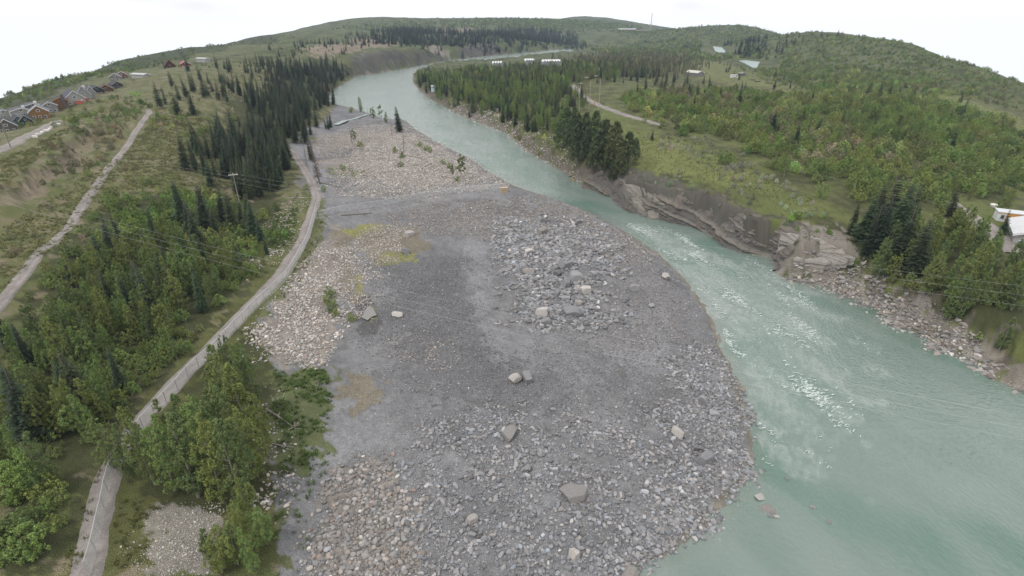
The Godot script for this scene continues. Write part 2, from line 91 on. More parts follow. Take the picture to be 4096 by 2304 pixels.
const BOULDERS := [
	[0.5, -73.9, 1.45, 0.85, 0, "pale", "large pale boulder, left of the touching pair alone on the smooth gravel"],
	[2.6, -74.1, 1.53, 0.7, 0, "grey", "large grey boulder, right of the touching pair alone on the smooth gravel"],
	[12.3, -117.2, 1.66, 0.8, 0, "grey", "square-topped grey boulder at the top of the boulder pile"],
	[14.2, -110.4, 2.07, 0.62, 0, "grey", "widest flat-topped boulder in the middle of the boulder pile"],
	[10.4, -113.6, 1.31, 0.7, 0, "dark", "dark wedge boulder left of the flat-topped one in the pile"],
	[15.8, -104.2, 1.32, 0.85, 0, "pale", "pale boulder on the river side of the boulder pile"],
	[12.1, -107.8, 1.16, 0.9, 0, "grey", "upright grey boulder in the middle of the boulder pile"],
	[6.1, -95.6, 1.32, 0.8, 0, "pale", "rounded pale boulder at the near left foot of the boulder pile"],
	[12.1, -95.8, 2.03, 0.55, 0, "grey", "long tilted grey block at the near end of the boulder pile"],
	[6.6, -92.3, 1.03, 0.8, 0, "grey", "grey boulder at the nearest tip of the boulder pile"],
	[8.3, -141.7, 1.7, 0.7, 0, "greybrown", "brownish boulder on the rubble above the boulder pile"],
	[9.9, -150.4, 1.28, 0.7, 0, "dark", "dark boulder farthest back on the rubble near the river"],
	[18.7, -146.6, 0.93, 0.9, 0, "dark", "small square dark block at the water's edge on the rubble"],
	[4, -115.6, 1.13, 0.6, 0, "greybrown", "slanting slab left of the boulder pile"],
	[9.5, -103.5, 1.03, 0.8, 0, "grey", "grey boulder low on the left flank of the boulder pile"],
	[13.8, -99.2, 1, 0.7, 0, "greybrown", "brownish boulder low on the right flank of the boulder pile"],
	[11.3, -101.5, 1.11, 0.6, 0, "grey", "flat grey boulder in the hollow of the boulder pile"],
	[19.1, -109.6, 0.88, 0.8, 0, "dark", "dark boulder just right of the boulder pile"],
	[26.7, -104.9, 1.23, 0.7, 0, "grey", "lone grey boulder between the boulder pile and the river"],
	[35, -112.3, 1.2, 0.7, 0, "pale", "pale boulder on the shore at the start of the rapids"],
	[28.5, -97.7, 0.71, 0.7, 0, "grey", "small lone grey boulder on the gravel near the rapids"],
	[-27.2, -128.9, 1.01, 0.8, 0, "dark", "dark square boulder beside the yellow-green algae puddle"],
	[-28.7, -142.2, 1.34, 0.6, 0, "pale", "pale boulder above the algae puddle"],
	[-23.4, -97.4, 0.99, 0.5, 0, "pale", "pale flat boulder on the dark gravel"],
	[4.1, -127.6, 1.11, 0.7, 0, "pale", "pale boulder beside the smooth gravel track"],
	[7.8, -49.7, 2.2, 0.4, 0, "brown", "long brown slab-shaped boulder on the near gravel"],
	[-0.4, -60.8, 1.51, 0.45, 0, "brown", "broad purple-brown boulder half buried in near gravel"],
	[-4.8, -45.8, 0.73, 1, 0, "tan", "tan upright rounded stone on near gravel"],
	[7, -41.6, 0.84, 1.1, 0, "tan", "pale cream boulder near the bottom shore"],
	[2.1, -54.2, 0.76, 0.85, 0, "grey", "grey cube-like boulder on the near gravel"],
	[13.7, -45, 0.83, 0.6, 0, "grey", "broad flat grey boulder near the bottom shore"],
	[16.7, -42.6, 0.76, 0.8, 0, "grey", "grey boulder at the bottom waterline"],
	[13, -39.7, 1.55, 0.5, 0, "greybrown", "huge boulder cut by the bottom edge of the picture at the waterline"],
	[24.1, -61.3, 1.02, 0.7, 0, "pale", "pale angular boulder on the near shore"],
	[30.2, -68.8, 0.97, 1.2, 0, "grey", "tall pale-grey boulder on the near shore"],
	[30.9, -66.2, 1.28, 0.4, 0, "grey", "flat grey slab behind the near shoreline"],
	[26.6, -56.6, 1.21, 0.85, 0, "grey", "large grey boulder on the near shore with a bright top"],
	[25.9, -58.5, 0.68, 0.9, 0, "dark", "dark boulder beside the bright-topped shore boulder"],
	[-4.5, -43.8, 0.51, 0.7, 0, "grey", "grey stone among the near left gravel"],
	[32.2, -51, 0.9, 0.25, 1, "pale", "flat pale rock just breaking the water near the bar"],
	[32.2, -49.1, 1.38, 0.28, 1, "greybrown", "largest flat rock breaking the water off the bar"],
	[32.1, -48, 0.38, 0.5, 1, "dark", "small dark rock beside the largest river rock"],
	[32.8, -47.9, 0.38, 0.5, 1, "pale", "small pale rock right of the largest river rock"],
	[37, -54.1, 0.38, 0.5, 1, "dark", "small rock farthest up in the shallows off the bar"],
	[38.1, -49.4, 0.5, 0.4, 1, "greybrown", "small rock in the shallows farther out"],
	[38.9, -47.1, 0.48, 0.4, 1, "dark", "outermost small rock breaking the river surface"],
	[26.4, -50.9, 0.45, 0.7, 1, "pale", "pale stone standing in the water beside the shore"],
	[27.6, -51, 0.25, 0.9, 1, "tan", "tiny tan stone in the water beside the shore"],
	[33.4, -57.4, 0.55, 0.5, 1, "tan", "tan stone awash at the tip of the bar"]]
const TREES := [
	["spruce", -61.8, -305.9, 14.9, "lone dark green spruce standing on the gravel bar near the water"],
	["snag", -49.7, -251, 15.5, "leaning bare dead trunk beside the lone spruce on the gravel bar"],
	["pole_snag", -62.3, -287.8, 11, "bare straight dead trunk just left of the lone spruce"],
	["pole_snag", -78.8, -271.7, 10.5, "bare dead trunk, left of a pair in the middle of the upper bar"],
	["sapling", -77.3, -271.1, 7.8, "thin tree with one small tuft, right of a pair on the upper bar"],
	["sapling", -84.1, -338.1, 9.2, "thin sparse sapling, leftmost of three at the far end of the bar"],
	["sapling", -79.9, -339.6, 10.4, "thin sparse sapling, middle of three at the far end of the bar"],
	["poplar", -75.7, -336.7, 6.7, "short leafy poplar, right of three at the far end of the bar"],
	["poplar", -102, -380.4, 10.4, "leafy poplar by the side channel at the far end of the bar"],
	["snag", -85.3, -224.6, 11.8, "grey dead spruce, leftmost of three dead trees beside the trail"],
	["pole_snag", -89.8, -243.6, 8.9, "thin dead spruce, middle of three dead trees beside the trail"],
	["snag_brown", -70.4, -195.2, 17.5, "tall dead spruce with rust-brown twigs beside the trail"],
	["sapling", -19.3, -202.4, 9.9, "sparse poplar by the waterline beside the blue kayak"],
	["sapling", -22.5, -204, 5.9, "small leaning poplar left of the sparse poplar by the waterline"],
	["spruce", -170.8, -275.2, 13.8, "leftmost of three spruces standing alone above the hill path's end"],
	["spruce", -156.3, -263.2, 11.2, "middle of three spruces standing alone above the hill path's end"],
	["spruce", -151.9, -268.6, 11.5, "rightmost of three spruces standing alone above the hill path's end"],
	["spruce", -414.7, -697.4, 4.3, "small spruce on the plain beside the brown barn"],
	["spruce", -158, -306.7, 12, "spruce alone on the grass above the dense left slope stand"],
	["spruce", -91.4, -144, 13.5, "slim dark spruce of the small group at the foot of the left hillside, twelfth nearest"],
	["spruce", -83.5, -139.9, 13.8, "slim dark spruce of the small group at the foot of the left hillside, ninth nearest"],
	["spruce", -82.6, -147.2, 10.4, "slim dark spruce of the small group at the foot of the left hillside, eleventh nearest"],
	["spruce", -76.2, -140.3, 12.8, "slim dark spruce of the small group at the foot of the left hillside, eighth nearest"],
	["spruce", -76.3, -145.4, 8.1, "slim dark spruce of the small group at the foot of the left hillside, tenth nearest"],
	["spruce", -69.3, -136.7, 11, "slim dark spruce of the small group at the foot of the left hillside, fourth nearest"],
	["spruce", -78.4, -134.9, 8.8, "slim dark spruce of the small group at the foot of the left hillside, fifth nearest"],
	["spruce", -64.7, -130.8, 8.1, "slim dark spruce of the small group at the foot of the left hillside, second nearest"],
	["spruce", -84.2, -133.2, 10.7, "slim dark spruce of the small group at the foot of the left hillside, sixth nearest"],
	["spruce", -79.7, -128.5, 10.5, "slim dark spruce of the small group at the foot of the left hillside, third nearest"],
	["spruce", -61.2, -125.2, 5.3, "slim dark spruce of the small group at the foot of the left hillside, nearest"],
	["spruce", -72.3, -141.1, 11.8, "slim dark spruce of the small group at the foot of the left hillside, seventh nearest"],
	["spruce", 111.1, -215.2, 10.6, "dark spruce standing alone in the shrubs on the right terrace"],
	["spruce", 135.8, -247.7, 8.9, "pointed dark spruce above the lone one in the terrace shrubs"],
	["spruce", 119.4, -255.9, 10.5, "dark spruce in shrubs left of the lone one on the terrace"],
	["spruce", 59.5, -234.7, 5.3, "small dark spruce alone on the bright meadow above the cliff"],
	["spruce", 106.7, -327.5, 6.5, "spruce in shrubs near the trailer"],
	["spruce", 114.2, -135, 9.5, "tall dark spruce beside the gravel road at right"],
	["spruce", 136, -341.1, 12.8, "short bushy pine below the white trailer"],
	["spruce", 238.9, -349.8, 6.3, "small dark spruce in the distant scrub of the right plain, nearest"],
	["spruce", 280, -349.2, 8.2, "small dark spruce in the distant scrub of the right plain, second nearest"],
	["spruce", 241.6, -388.5, 12.4, "small dark spruce in the distant scrub of the right plain, third nearest"],
	["spruce", 252, -392.2, 11.5, "small dark spruce in the distant scrub of the right plain, fifth nearest"],
	["spruce", 252.9, -382.5, 11.3, "small dark spruce in the distant scrub of the right plain, fourth nearest"],
	["spruce", 119.5, -124.4, 7, "slim young spruce in front of the white sheds"],
	["spruce", 306.7, -388.6, 9, "small dark spruce in the distant scrub of the right plain, sixth nearest"],
	["spruce", 83.1, -120.8, 13.5, "tall dark spruce of the group above the rocky right bank, fifth nearest"],
	["spruce", 88, -124.4, 13.8, "tall dark spruce of the group above the rocky right bank, tenth nearest"],
	["spruce", 89.3, -122.2, 16.4, "tall dark spruce of the group above the rocky right bank, ninth nearest"],
	["spruce", 88.7, -118.3, 16.5, "tall dark spruce of the group above the rocky right bank, sixth nearest"],
	["spruce", 91.7, -120, 14.8, "tall dark spruce of the group above the rocky right bank, eighth nearest"],
	["spruce", 84, -114.9, 14.9, "tall dark spruce of the group above the rocky right bank, fourth nearest"],
	["spruce", 81.8, -115.7, 13.2, "tall dark spruce of the group above the rocky right bank, third nearest"],
	["spruce", 85.3, -111, 13.7, "tall dark spruce of the group above the rocky right bank, second nearest"],
	["spruce", 86.4, -105.8, 13.4, "tall dark spruce of the group above the rocky right bank, nearest"],
	["spruce", 83, -124.9, 9, "tall dark spruce of the group above the rocky right bank, seventh nearest"],
	["pine", 36.5, -192.8, 16.5, "dense dark pine of the group on the brow of the right bank, third nearest"],
	["pine", 42, -195.5, 11.9, "dense dark pine of the group on the brow of the right bank, fourth nearest"],
	["pine", 34, -199.4, 16.3, "dense dark pine of the group on the brow of the right bank, sixth nearest"],
	["pine", 32.5, -209.3, 17.6, "dense dark pine of the group on the brow of the right bank, ninth nearest"],
	["pine", 28.7, -215.7, 16.7, "dense dark pine of the group on the brow of the right bank, tenth nearest"],
	["pine", 25.2, -228.3, 17.5, "dense dark pine of the group on the brow of the right bank, twelfth nearest"],
	["pine", 31.7, -197.4, 15.6, "dense dark pine of the group on the brow of the right bank, fifth nearest"],
	["pine", 38, -188.3, 9.7, "dense dark pine of the group on the brow of the right bank, nearest"],
	["pine", 35.7, -190, 7.8, "dense dark pine of the group on the brow of the right bank, second nearest"],
	["pine", 21.9, -238.3, 17.3, "dense dark pine of the group on the brow of the right bank, thirteenth nearest"],
	["pine", 26.5, -216.5, 16.9, "dense dark pine of the group on the brow of the right bank, eleventh nearest"],
	["pine", 29.2, -206.2, 13.3, "dense dark pine of the group on the brow of the right bank, eighth nearest"],
	["pine", 46.2, -202.3, 8, "dense dark pine of the group on the brow of the right bank, seventh nearest"],
	["poplar", -38.6, -48.6, 12.6, "tall leafy poplar of the clump beside the trail fence, fourth nearest"],
	["poplar", -35.2, -47.8, 12.8, "tall leafy poplar of the clump beside the trail fence, second nearest"],
	["poplar", -32, -46.9, 13, "tall leafy poplar of the clump beside the trail fence, nearest"],
	["poplar", -42, -49.5, 12, "tall leafy poplar of the clump beside the trail fence, sixth nearest"],
	["poplar", -45, -50.4, 10.9, "tall leafy poplar of the clump beside the trail fence, ninth nearest"],
	["poplar", -33.3, -52.1, 11.6, "tall leafy poplar of the clump beside the trail fence, third nearest"],
	["poplar", -35.9, -53.4, 12.6, "tall leafy poplar of the clump beside the trail fence, fifth nearest"],
	["poplar", -39.3, -54.1, 11.7, "tall leafy poplar of the clump beside the trail fence, eighth nearest"],
	["poplar", -43.2, -55.4, 10.3, "tall leafy poplar of the clump beside the trail fence, eleventh nearest"],
	["poplar", -46.7, -56, 8.5, "tall leafy poplar of the clump beside the trail fence, thirteenth nearest"],
	["poplar", -37.1, -59.7, 12.2, "tall leafy poplar of the clump beside the trail fence, tenth nearest"],
	["poplar", -40.4, -62.1, 12.4, "tall leafy poplar of the clump beside the trail fence, sixteenth nearest"],
	["poplar", -38.2, -65, 10.5, "tall leafy poplar of the clump beside the trail fence, seventeenth nearest"],
	["poplar", -44.2, -66.5, 11.1, "tall leafy poplar of the clump beside the trail fence, eighteenth nearest"],
	["poplar", -42, -69.7, 9.7, "tall leafy poplar of the clump beside the trail fence, nineteenth nearest"],
	["poplar", -33.9, -57.3, 9.4, "tall leafy poplar of the clump beside the trail fence, seventh nearest"],
	["poplar", -48.5, -51.3, 8.7, "tall leafy poplar of the clump beside the trail fence, twelfth nearest"],
	["poplar", -51.5, -52.8, 7.8, "tall leafy poplar of the clump beside the trail fence, fifteenth nearest"],
	["poplar", -49.4, -54.4, 8.7, "tall leafy poplar of the clump beside the trail fence, fourteenth nearest"],
	["poplar", -45.8, -73.8, 8.5, "tall leafy poplar of the clump beside the trail fence, farthest"],
	["poplar", -29.8, -44, 7.6, "bushy young poplar of the clump beside the pale gravel clearing, seventh nearest"],
	["poplar", -29.4, -39.2, 6.5, "bushy young poplar of the clump beside the pale gravel clearing, third nearest"],
	["poplar", -30.6, -38.2, 6.4, "bushy young poplar of the clump beside the pale gravel clearing, second nearest"],
	["poplar", -27.3, -38.3, 6.4, "bushy young poplar of the clump beside the pale gravel clearing, nearest"],
	["poplar", -29.5, -41.3, 7.5, "bushy young poplar of the clump beside the pale gravel clearing, fifth nearest"],
	["poplar", -32.8, -40.2, 4.1, "bushy young poplar of the clump beside the pale gravel clearing, sixth nearest"],
	["poplar", -27.5, -41.9, 6.1, "bushy young poplar of the clump beside the pale gravel clearing, fourth nearest"],
	["shrub", -54.2, -253.3, 2.9, "low shrub on the gravel bar at the foot of the dead leaning trunk"],
	["shrub", -44.3, -264.5, 3, "low shrub on the gravel bar by the water below the upper kayaks"],
	["shrub", -40, -254.8, 2.9, "low shrub on the gravel bar left of the blue kayak"],
	["shrub", -37.6, -250.9, 2.9, "low shrub on the gravel bar just left of the blue kayak"],
	["shrub", -28.6, -227.8, 2.7, "low shrub on the gravel bar above the leaning poplar by the water"],
	["shrub", -25.7, -220.8, 2.6, "low shrub on the gravel bar beside the leaning poplar by the water"],
	["shrub", -20.6, -200.3, 2.4, "low shrub on the gravel bar under the sparse poplar by the water"],
	["shrub", -73.7, -265.6, 3, "low shrub on the gravel bar right of the thin tufted tree"],
	["shrub", -49, -241.3, 2.8, "low shrub on the gravel bar below the leaning dead trunk"],
	["shrub", -68.5, -217.9, 2.6, "low shrub on the gravel bar in the middle of the upper bar"],
	["shrub", -72, -185.8, 2.3, "low shrub on the gravel bar at the trail bend"],
	["shrub", -65.4, -184.3, 2.3, "low shrub on the gravel bar right of the trail bend"],
	["shrub", -107.9, -378.5, 4.1, "low shrub on the gravel bar by the side channel"],
	["shrub", -45.9, -222.4, 2.6, "low shrub on the gravel bar among the upper bar cobbles"],
	["shrub", -39.9, -105.1, 2.1, "low shrub on the gravel bar in the dark patch, uppermost"],
	["shrub", -38.6, -103.5, 2.1, "low shrub on the gravel bar in the dark patch, right"],
	["shrub", -39.1, -101.3, 2.1, "low shrub on the gravel bar in the dark patch, left"],
	["shrub", -37.3, -100.1, 2.1, "low shrub on the gravel bar in the dark patch, centre"],
	["shrub", -37.2, -97.5, 2, "low shrub on the gravel bar in the dark patch, lower"],
	["shrub", -35.6, -96.1, 2, "low shrub on the gravel bar in the dark patch, lowest"],
	["shrub", -32.2, -95, 2, "low shrub on the gravel bar alone on the tan cobbles"]]
const STANDS := [
	["poplar", 15, 5.5, 10, "", "leafy poplar in the near wood left of the trail", [-57.6, -72.4, -57.6, -94.6, -59.3, -113.5, -65.1, -122.4, -78.9, -123.2, -90.1, -118.6, -89.2, -100.5, -85.7, -85.3, -80.3, -69.8, -61.9, -48, -58.9, -51.4, -56.7, -57.6]],
	["spruce", 2, 8, 14, "", "dark spruce among the poplars of the near wood", [-57.6, -72.4, -57.6, -94.6, -65.1, -122.4, -96.2, -128.4, -90.1, -96.4, -84.7, -75.5, -63.9, -50.4, -56.7, -57.6]],
	["shrub", 34, 1.6, 3.8, "", "bushy green shrub on the lower hillside beside the near wood", [-78.9, -123.2, -63.2, -122.5, -80.7, -163.6, -102.4, -168.8, -117, -163.1, -116.1, -146.9, -99.7, -107.8, -93, -91.5, -89.2, -100.5]],
	["shrub", 44, 1.2, 3, "", "leafy undergrowth shrub below the poplars of the near wood", [-57.6, -72.4, -57.6, -94.6, -59.3, -113.5, -74.7, -149.4, -96.3, -156.5, -103.1, -139.5, -93.2, -106.6, -89.5, -86.8, -84.7, -75.5, -61.9, -48, -58.9, -51.4, -56.7, -57.6]],
	["shrub", 46, 1.5, 3.8, "", "low green shrub left of the trail near the bottom corner", [-61.9, -48, -58.4, -51.4, -54.8, -51.1, -47.2, -37.6, -53, -37.3]],
	["shrub", 6, 1.2, 2.4, "", "low green shrub between the trail fence and the pale gravel clearing", [-47.6, -47.7, -41.4, -47.6, -43, -45.4, -39.9, -37.7, -42.8, -37.7]],
	["spruce", 9.5, 7, 17, "", "narrow dark spruce in the dense stand on the left valley slope", [-125.1, -220.4, -94.1, -171.5, -80.7, -163.6, -83.4, -199.3, -107.8, -265.8, -119.3, -330.7, -124.9, -299.5, -123.5, -266.2, -130, -256.6]],
	["spruce", 6.5, 8, 17, "", "narrow dark spruce in the stand along the far left river bank", [-123.5, -266.2, -119.3, -330.7, -146.5, -463.2, -178.5, -606.5, -184.1, -677.8, -210.4, -632.9, -207.1, -553, -182.8, -450.9, -137.5, -311.6]],
	["spruce", 0.7, 9, 15, "", "scattered spruce on the grassy upper left slope", [-175.9, -289.4, -142.8, -277.6, -180.9, -430.1, -241, -673.9, -275.7, -694.3, -218.4, -437.7, -205.8, -345.6]],
	["shrub", 6, 1.2, 3.2, "", "round green shrub on the grassy left hillside", [-183.4, -244.5, -153.3, -211.2, -141, -174.4, -129.8, -151.9, -132, -173.8, -153.2, -223.5, -147.1, -237.5, -126.4, -227.7, -144.6, -265.6, -177.9, -278.9, -205.1, -296.4]],
	["shrub", 6, 1.5, 3.2, "", "round green shrub on the slope below the row of houses", [-218, -267.9, -222.4, -323.4, -197.6, -305.1, -173.9, -233.4, -175.1, -218.9]],
	["shrub", 3, 0.6, 1.8, "", "small shrub on the dry grass left of the hill path", [-128.7, -129.6, -129.8, -151.9, -125.5, -158.5, -108.7, -116.2, -100.5, -95.7]],
	["poplar", 1.4, 8, 13, "", "leafy poplar in the mixed wood on the right bank", [-99.8, -610.1, -75.5, -498.8, -49.7, -423, -22.4, -360.5, 0.4, -311.9, 15.1, -255.2, 26.3, -257.4, 33.5, -362.8, 39.7, -471.5, 83.5, -523.3, 121, -651.7, 56.3, -738.6, -17.6, -679.1, -71.6, -621.1]],
	["spruce", 2.2, 9, 14, "", "dark spruce in the mixed wood on the right bank", [-99.8, -610.1, -75.5, -498.8, -49.7, -423, -22.6, -363.9, 0.5, -319.3, 15.8, -268.4, 28.1, -276.8, 35.1, -380.8, 41.3, -490.6, 106.3, -570, 111.4, -519.5, 144.7, -567.5, 122, -657.4, 58.2, -763.8, -18, -692.3, -72.7, -630.9]],
	["poplar", 2.5, 6, 9, "dull", "dull olive poplar in the wood behind the power poles", [41.3, -490.6, 106.3, -570, 147.1, -519.4, 305.2, -954.6, 254.6, -1211.4, 98.7, -899.5, 56.3, -738.6]],
	["shrub", 8, 1.5, 3, "", "shrub on the brow of the right bank under the pines", [2.6, -302.4, 16.5, -247.2, 26.8, -211.6, 38.1, -189.5, 43.5, -203.4, 34.3, -247.9, 21.3, -265.2]],
	["spruce", 1.6, 12, 20, "", "spruce of the dark forest on the far river bluff", [-271.2, -1652.9, -89.9, -1249.2, 14, -1763.4, 147.5, -1681.8, 177, -1539.9, 179.8, -1395.1, 92.7, -1352.3, -6.3, -1163.8, -77, -1058.8, -136.4, -1027.7, -170.2, -880.5, -218.6, -996.1, -293.7, -1537]],
	["spruce", 0.35, 9, 15, "", "spruce on the far left plateau rim", [-275.7, -694.3, -327.5, -1002.7, -272.9, -1215.3, -271.2, -1652.9, -197.9, -992, -213.1, -776.9, -229.2, -665.3]],
	["shrub", 7, 3, 5.6, "", "leafy green shrub in the thicket on the right terrace", [67.9, -255.2, 87.8, -238.4, 84.7, -170.1, 88, -140.6, 102.1, -130.7, 130.3, -152.2, 162.5, -168, 258.1, -280, 274.5, -338.3, 274.8, -434.3, 192.6, -366.9, 159.4, -408.8, 111, -408.2, 66.3, -348.2]],
	["shrub", 5, 3, 5, "dull", "grey-brown half-bare shrub in the thicket on the right terrace", [129.7, -455.7, 150, -383.5, 147.3, -291.9, 155.1, -250.7, 134.5, -187.8, 109.2, -182.5, 107.7, -225.1, 104.5, -287.9, 94.4, -343.9]],
	["shrub", 5, 2.5, 4.5, "", "leafy shrub in the scrub beyond the far meadow", [201, -389.2, 268.4, -379.4, 350.7, -453.8, 395.5, -600.7, 405.1, -753, 380.3, -874.7, 314.1, -741.1, 248.1, -513.3]],
	["poplar", 4, 5, 8, "bright", "bright green poplar of the round grove on the right terrace", [181.7, -293.9, 213.2, -321.3, 210, -286.2, 191.4, -247.9, 164.2, -226.1, 159, -242.1]],
	["poplar", 11, 7, 11, "", "leafy poplar on the slope at the right edge", [78.6, -119.9, 96.3, -121.7, 109.1, -123.6, 114.3, -111.5, 88.1, -78.4, 86.9, -85.2, 85.5, -93.9, 82.8, -105.5, 79.3, -115.2]],
	["poplar", 2.2, 6, 9, "", "poplar in the grove behind the right shed road", [102.1, -130.7, 133.8, -156.9, 184.8, -194.1, 140.3, -142.2, 132.5, -146, 121.3, -143.3]],
	["silver", 14, 1.1, 2.1, "", "silver-leaved low shrub on the meadow above the cliff", [54.5, -242.9, 79.4, -233.6, 82.6, -157.2, 84.5, -135.8, 73.1, -133, 69.3, -149.7, 61.3, -175.3, 70.2, -167.9, 68, -201.9, 54.9, -229]],
	["silver", 18, 0.9, 1.6, "", "silver-leaved low shrub hanging over the cliff edge", [42.3, -190.1, 53.2, -173.8, 62.2, -151.8, 60.8, -146.9, 52.4, -160.8, 41.5, -178.7]],
	["shrub", 7, 1.2, 2.6, "bright", "fresh green shrub on the scree above the slanting ledge", [70.4, -152.5, 84.5, -135.8, 80.1, -123.2, 73, -128.5, 69.3, -138.8]],
	["shrub", 3.5, 3, 6, "", "shrub of the woods at the foot of the right hill", [266.5, -955, 344.3, -1083.3, 397, -962, 422.2, -767.6, 377.7, -542.8, 350.7, -453.8, 395.5, -600.7, 405.1, -753, 380.3, -874.7, 346, -942.6]],
	["spruce", 3, 12, 18, "", "spruce of the dark wood beside the far pools", [429.9, -1331.8, 477.6, -1318.4, 403.8, -997.7, 406, -894.6, 385.4, -931.1, 369.3, -973.1, 427.9, -1296.2]],
	["shrub", 2.2, 4, 8, "", "far-off scrub on the plain behind the wood", [172.5, -1336.6, 325.2, -1465.4, 431.8, -1368.7, 346.3, -1067.1, 283.7, -1162.1, 171.3, -929.9]],
	["shrub", 4, 0.6, 2, "dull", "low olive shrub on the open left hillside", [-98.4, -92.9, -109.7, -123.3, -125.8, -171.7, -152.7, -241.8, -144.6, -265.6, -95.9, -175.3, -123.5, -266.2, -185.6, -494, -211.9, -449.3, -219.4, -393.7, -205.1, -296.4, -181.5, -234.6, -148.5, -163.7, -140.2, -144.9]],
	["aspen", 2, 6.5, 10, "", "round-crowned green aspen in the mixed wood on the right bank", [-97, -591.9, -49.3, -418.8, -19.5, -353.8, 0.4, -309.4, 15, -253.5, 26.3, -257.4, 33.5, -362.8, 39.7, -471.5, 83.5, -523.3, 121, -651.7, 56.3, -738.6, -17.6, -679.1, -71.6, -621.1]],
	["aspen", 1, 5, 8, "", "round-crowned aspen in the terrace thicket", [76, -288.2, 87.8, -238.4, 86.9, -175.1, 91, -146.4, 103.7, -133.2, 130.3, -152.2, 166.5, -172.7, 240.9, -259.7, 259.8, -319.1, 256.6, -404.3, 183.1, -347.7, 150, -383.5, 109.8, -383.1]],
	["aspen", 3, 6, 9, "", "bright aspen of the round grove on the terrace", [179.5, -293.8, 218, -329, 212.3, -286.5, 193.4, -248.2, 161.2, -221.6, 156, -237.1]],
	["spruce", 0.7, 9, 14, "", "dark spruce in the wood behind the power poles", [58.2, -763.8, 126.2, -681, 152.6, -567.8, 137.7, -394.7, 116.3, -352.4, 89.3, -363.3, 93.4, -498.5, 44.5, -489.4]],
	["spruce", 0.08, 6, 11, "", "scattered spruce on the right terrace and plain", [67.9, -255.2, 84.7, -170.1, 102.1, -130.7, 162.5, -168, 258.1, -280, 375.4, -600.5, 347.1, -834.9, 147.1, -519.4]],
	["shrub", 16, 1.5, 3.2, "dull", "grey-green shrub of the thicket below the eroded scarp", [-164.2, -216.9, -176.3, -252.5, -152.6, -223.8, -133.8, -179.3, -136.7, -170.9]],
	["shrub", 22, 1.4, 3.2, "", "shrub on the steep right bank above the rubble", [78.6, -117.7, 83.5, -107.1, 86.1, -95.1, 87.5, -86.5, 88.6, -79.2, 94.6, -87.4, 89.3, -92.9, 87.2, -107.1, 81.8, -121]],
	["aspen", 3, 4, 7, "", "young pale-stemmed aspen in the bottom left corner", [-65, -51.7, -57.5, -50.8, -53.9, -49.2, -48, -37.5, -53, -37.3]],
	["shrub", 2, 2.2, 4.5, "far", "far-off scrub on the rolling hills behind the pools", [432.8, -2413.7, 453.5, -1666, 536.4, -1441, 772.8, -1658.2, 443.2, -984.8, 469.9, -1247.7, 392.7, -1427.2, 285.3, -1575.2]],
	["shrub", 4.5, 1.8, 3.8, "far", "far-off scrub covering the right hill", [443.2, -984.8, 518.8, -1024.9, 531.6, -926.2, 556.2, -794.2, 502.4, -635.7, 453.1, -508.5, 330.9, -364.1, 350.7, -453.8, 395.5, -600.7, 416.9, -777.2, 419.1, -940.3]],
	["spruce", 0.6, 10, 16, "", "conifer on the crest of the right hill", [445.8, -991.2, 522.3, -1032.1, 515.3, -965.5, 443.4, -927.6, 431.2, -955.3]],
	["shrub", 3, 2, 4, "far", "far-off scrub on the middle hill", [488.9, -1352.9, 595.3, -1407.7, 475.6, -1016.3, 443.2, -984.8, 475.4, -1263]],
	["shrub", 5, 1.8, 4, "far", "far-off scrub on the left hills", [-388.7, -431.6, -417.5, -508.7, -492.5, -696.4, -426, -709.3, -392.9, -804.9, -447.3, -1143.1, -412.4, -1049.8, -408.6, -677.3, -337.9, -474.2, -336.3, -406.7, -312.5, -344.3]],
	["shrub", 2.5, 3, 6, "far", "far-off woods on the centre hills", [-453.2, -1401.8, -323.7, -1703.7, -48.9, -1955.2, 159.4, -2163.3, 505, -2452.2, 456, -1488.5, 452.4, -2186.6, 127.8, -1720, -102.7, -1767.9, -308.5, -1618.3]],
	["shrub", 1.5, 1.5, 3, "", "shrub on the plateau behind the far cliff", [-226.8, -408.3, -234.1, -499.3, -258, -697.2, -249.9, -962.4, -261.5, -1162.5, -299.9, -759.7, -258.2, -481]]]
const GRASS := [
	["green", 5, 0.5, [-40.4, -76.6, -31.9, -77.4, -28.3, -69.6, -26.4, -56.1, -29.3, -52.3, -35, -61.5]],
	["green", 2.5, 0.45, [-72.1, -157.4, -67.9, -165.9, -59.3, -138.4, -58.4, -125.3, -63.7, -130.9]],
	["olive", 2.5, 0.4, [-47.2, -37.6, -51.9, -48, -54.1, -54.7, -50.4, -47.5, -45.3, -37.7]],
	["olive", 2.5, 0.4, [-42.6, -37.7, -48, -48.3, -41.2, -47.3, -42.6, -44.9, -39.1, -37.7]],
	["olive", 1.8, 0.4, [-49.8, -68, -48.4, -87.7, -54.4, -139.6, -58, -159.9, -52.9, -143.5, -48, -112.3, -48.5, -95.4, -50.4, -79.4]],
	["green", 1, 0.4, [-30.8, -52.2, -26.4, -56.1, -24.4, -60.2, -24.6, -49.1, -22.2, -38, -25.1, -37.9]],
	["dry", 2.6, 0.5, [-128.7, -129.6, -129.8, -151.9, -138, -190.9, -160.6, -255.9, -144.6, -265.6, -95.9, -175.3, -106.4, -169.7, -118, -159, -105.1, -117.3, -98.4, -92.9]],
	["dry", 2, 0.5, [-140.2, -144.9, -148.5, -163.7, -181.5, -234.6, -183.4, -244.5, -178.4, -219, -163.1, -173]],
	["olive", 1.2, 0.3, [42.8, -192.4, 57.5, -257.5, 79.4, -233.6, 82.6, -157.2, 84.5, -135.8, 69.3, -149.7, 54.3, -177.9]]]
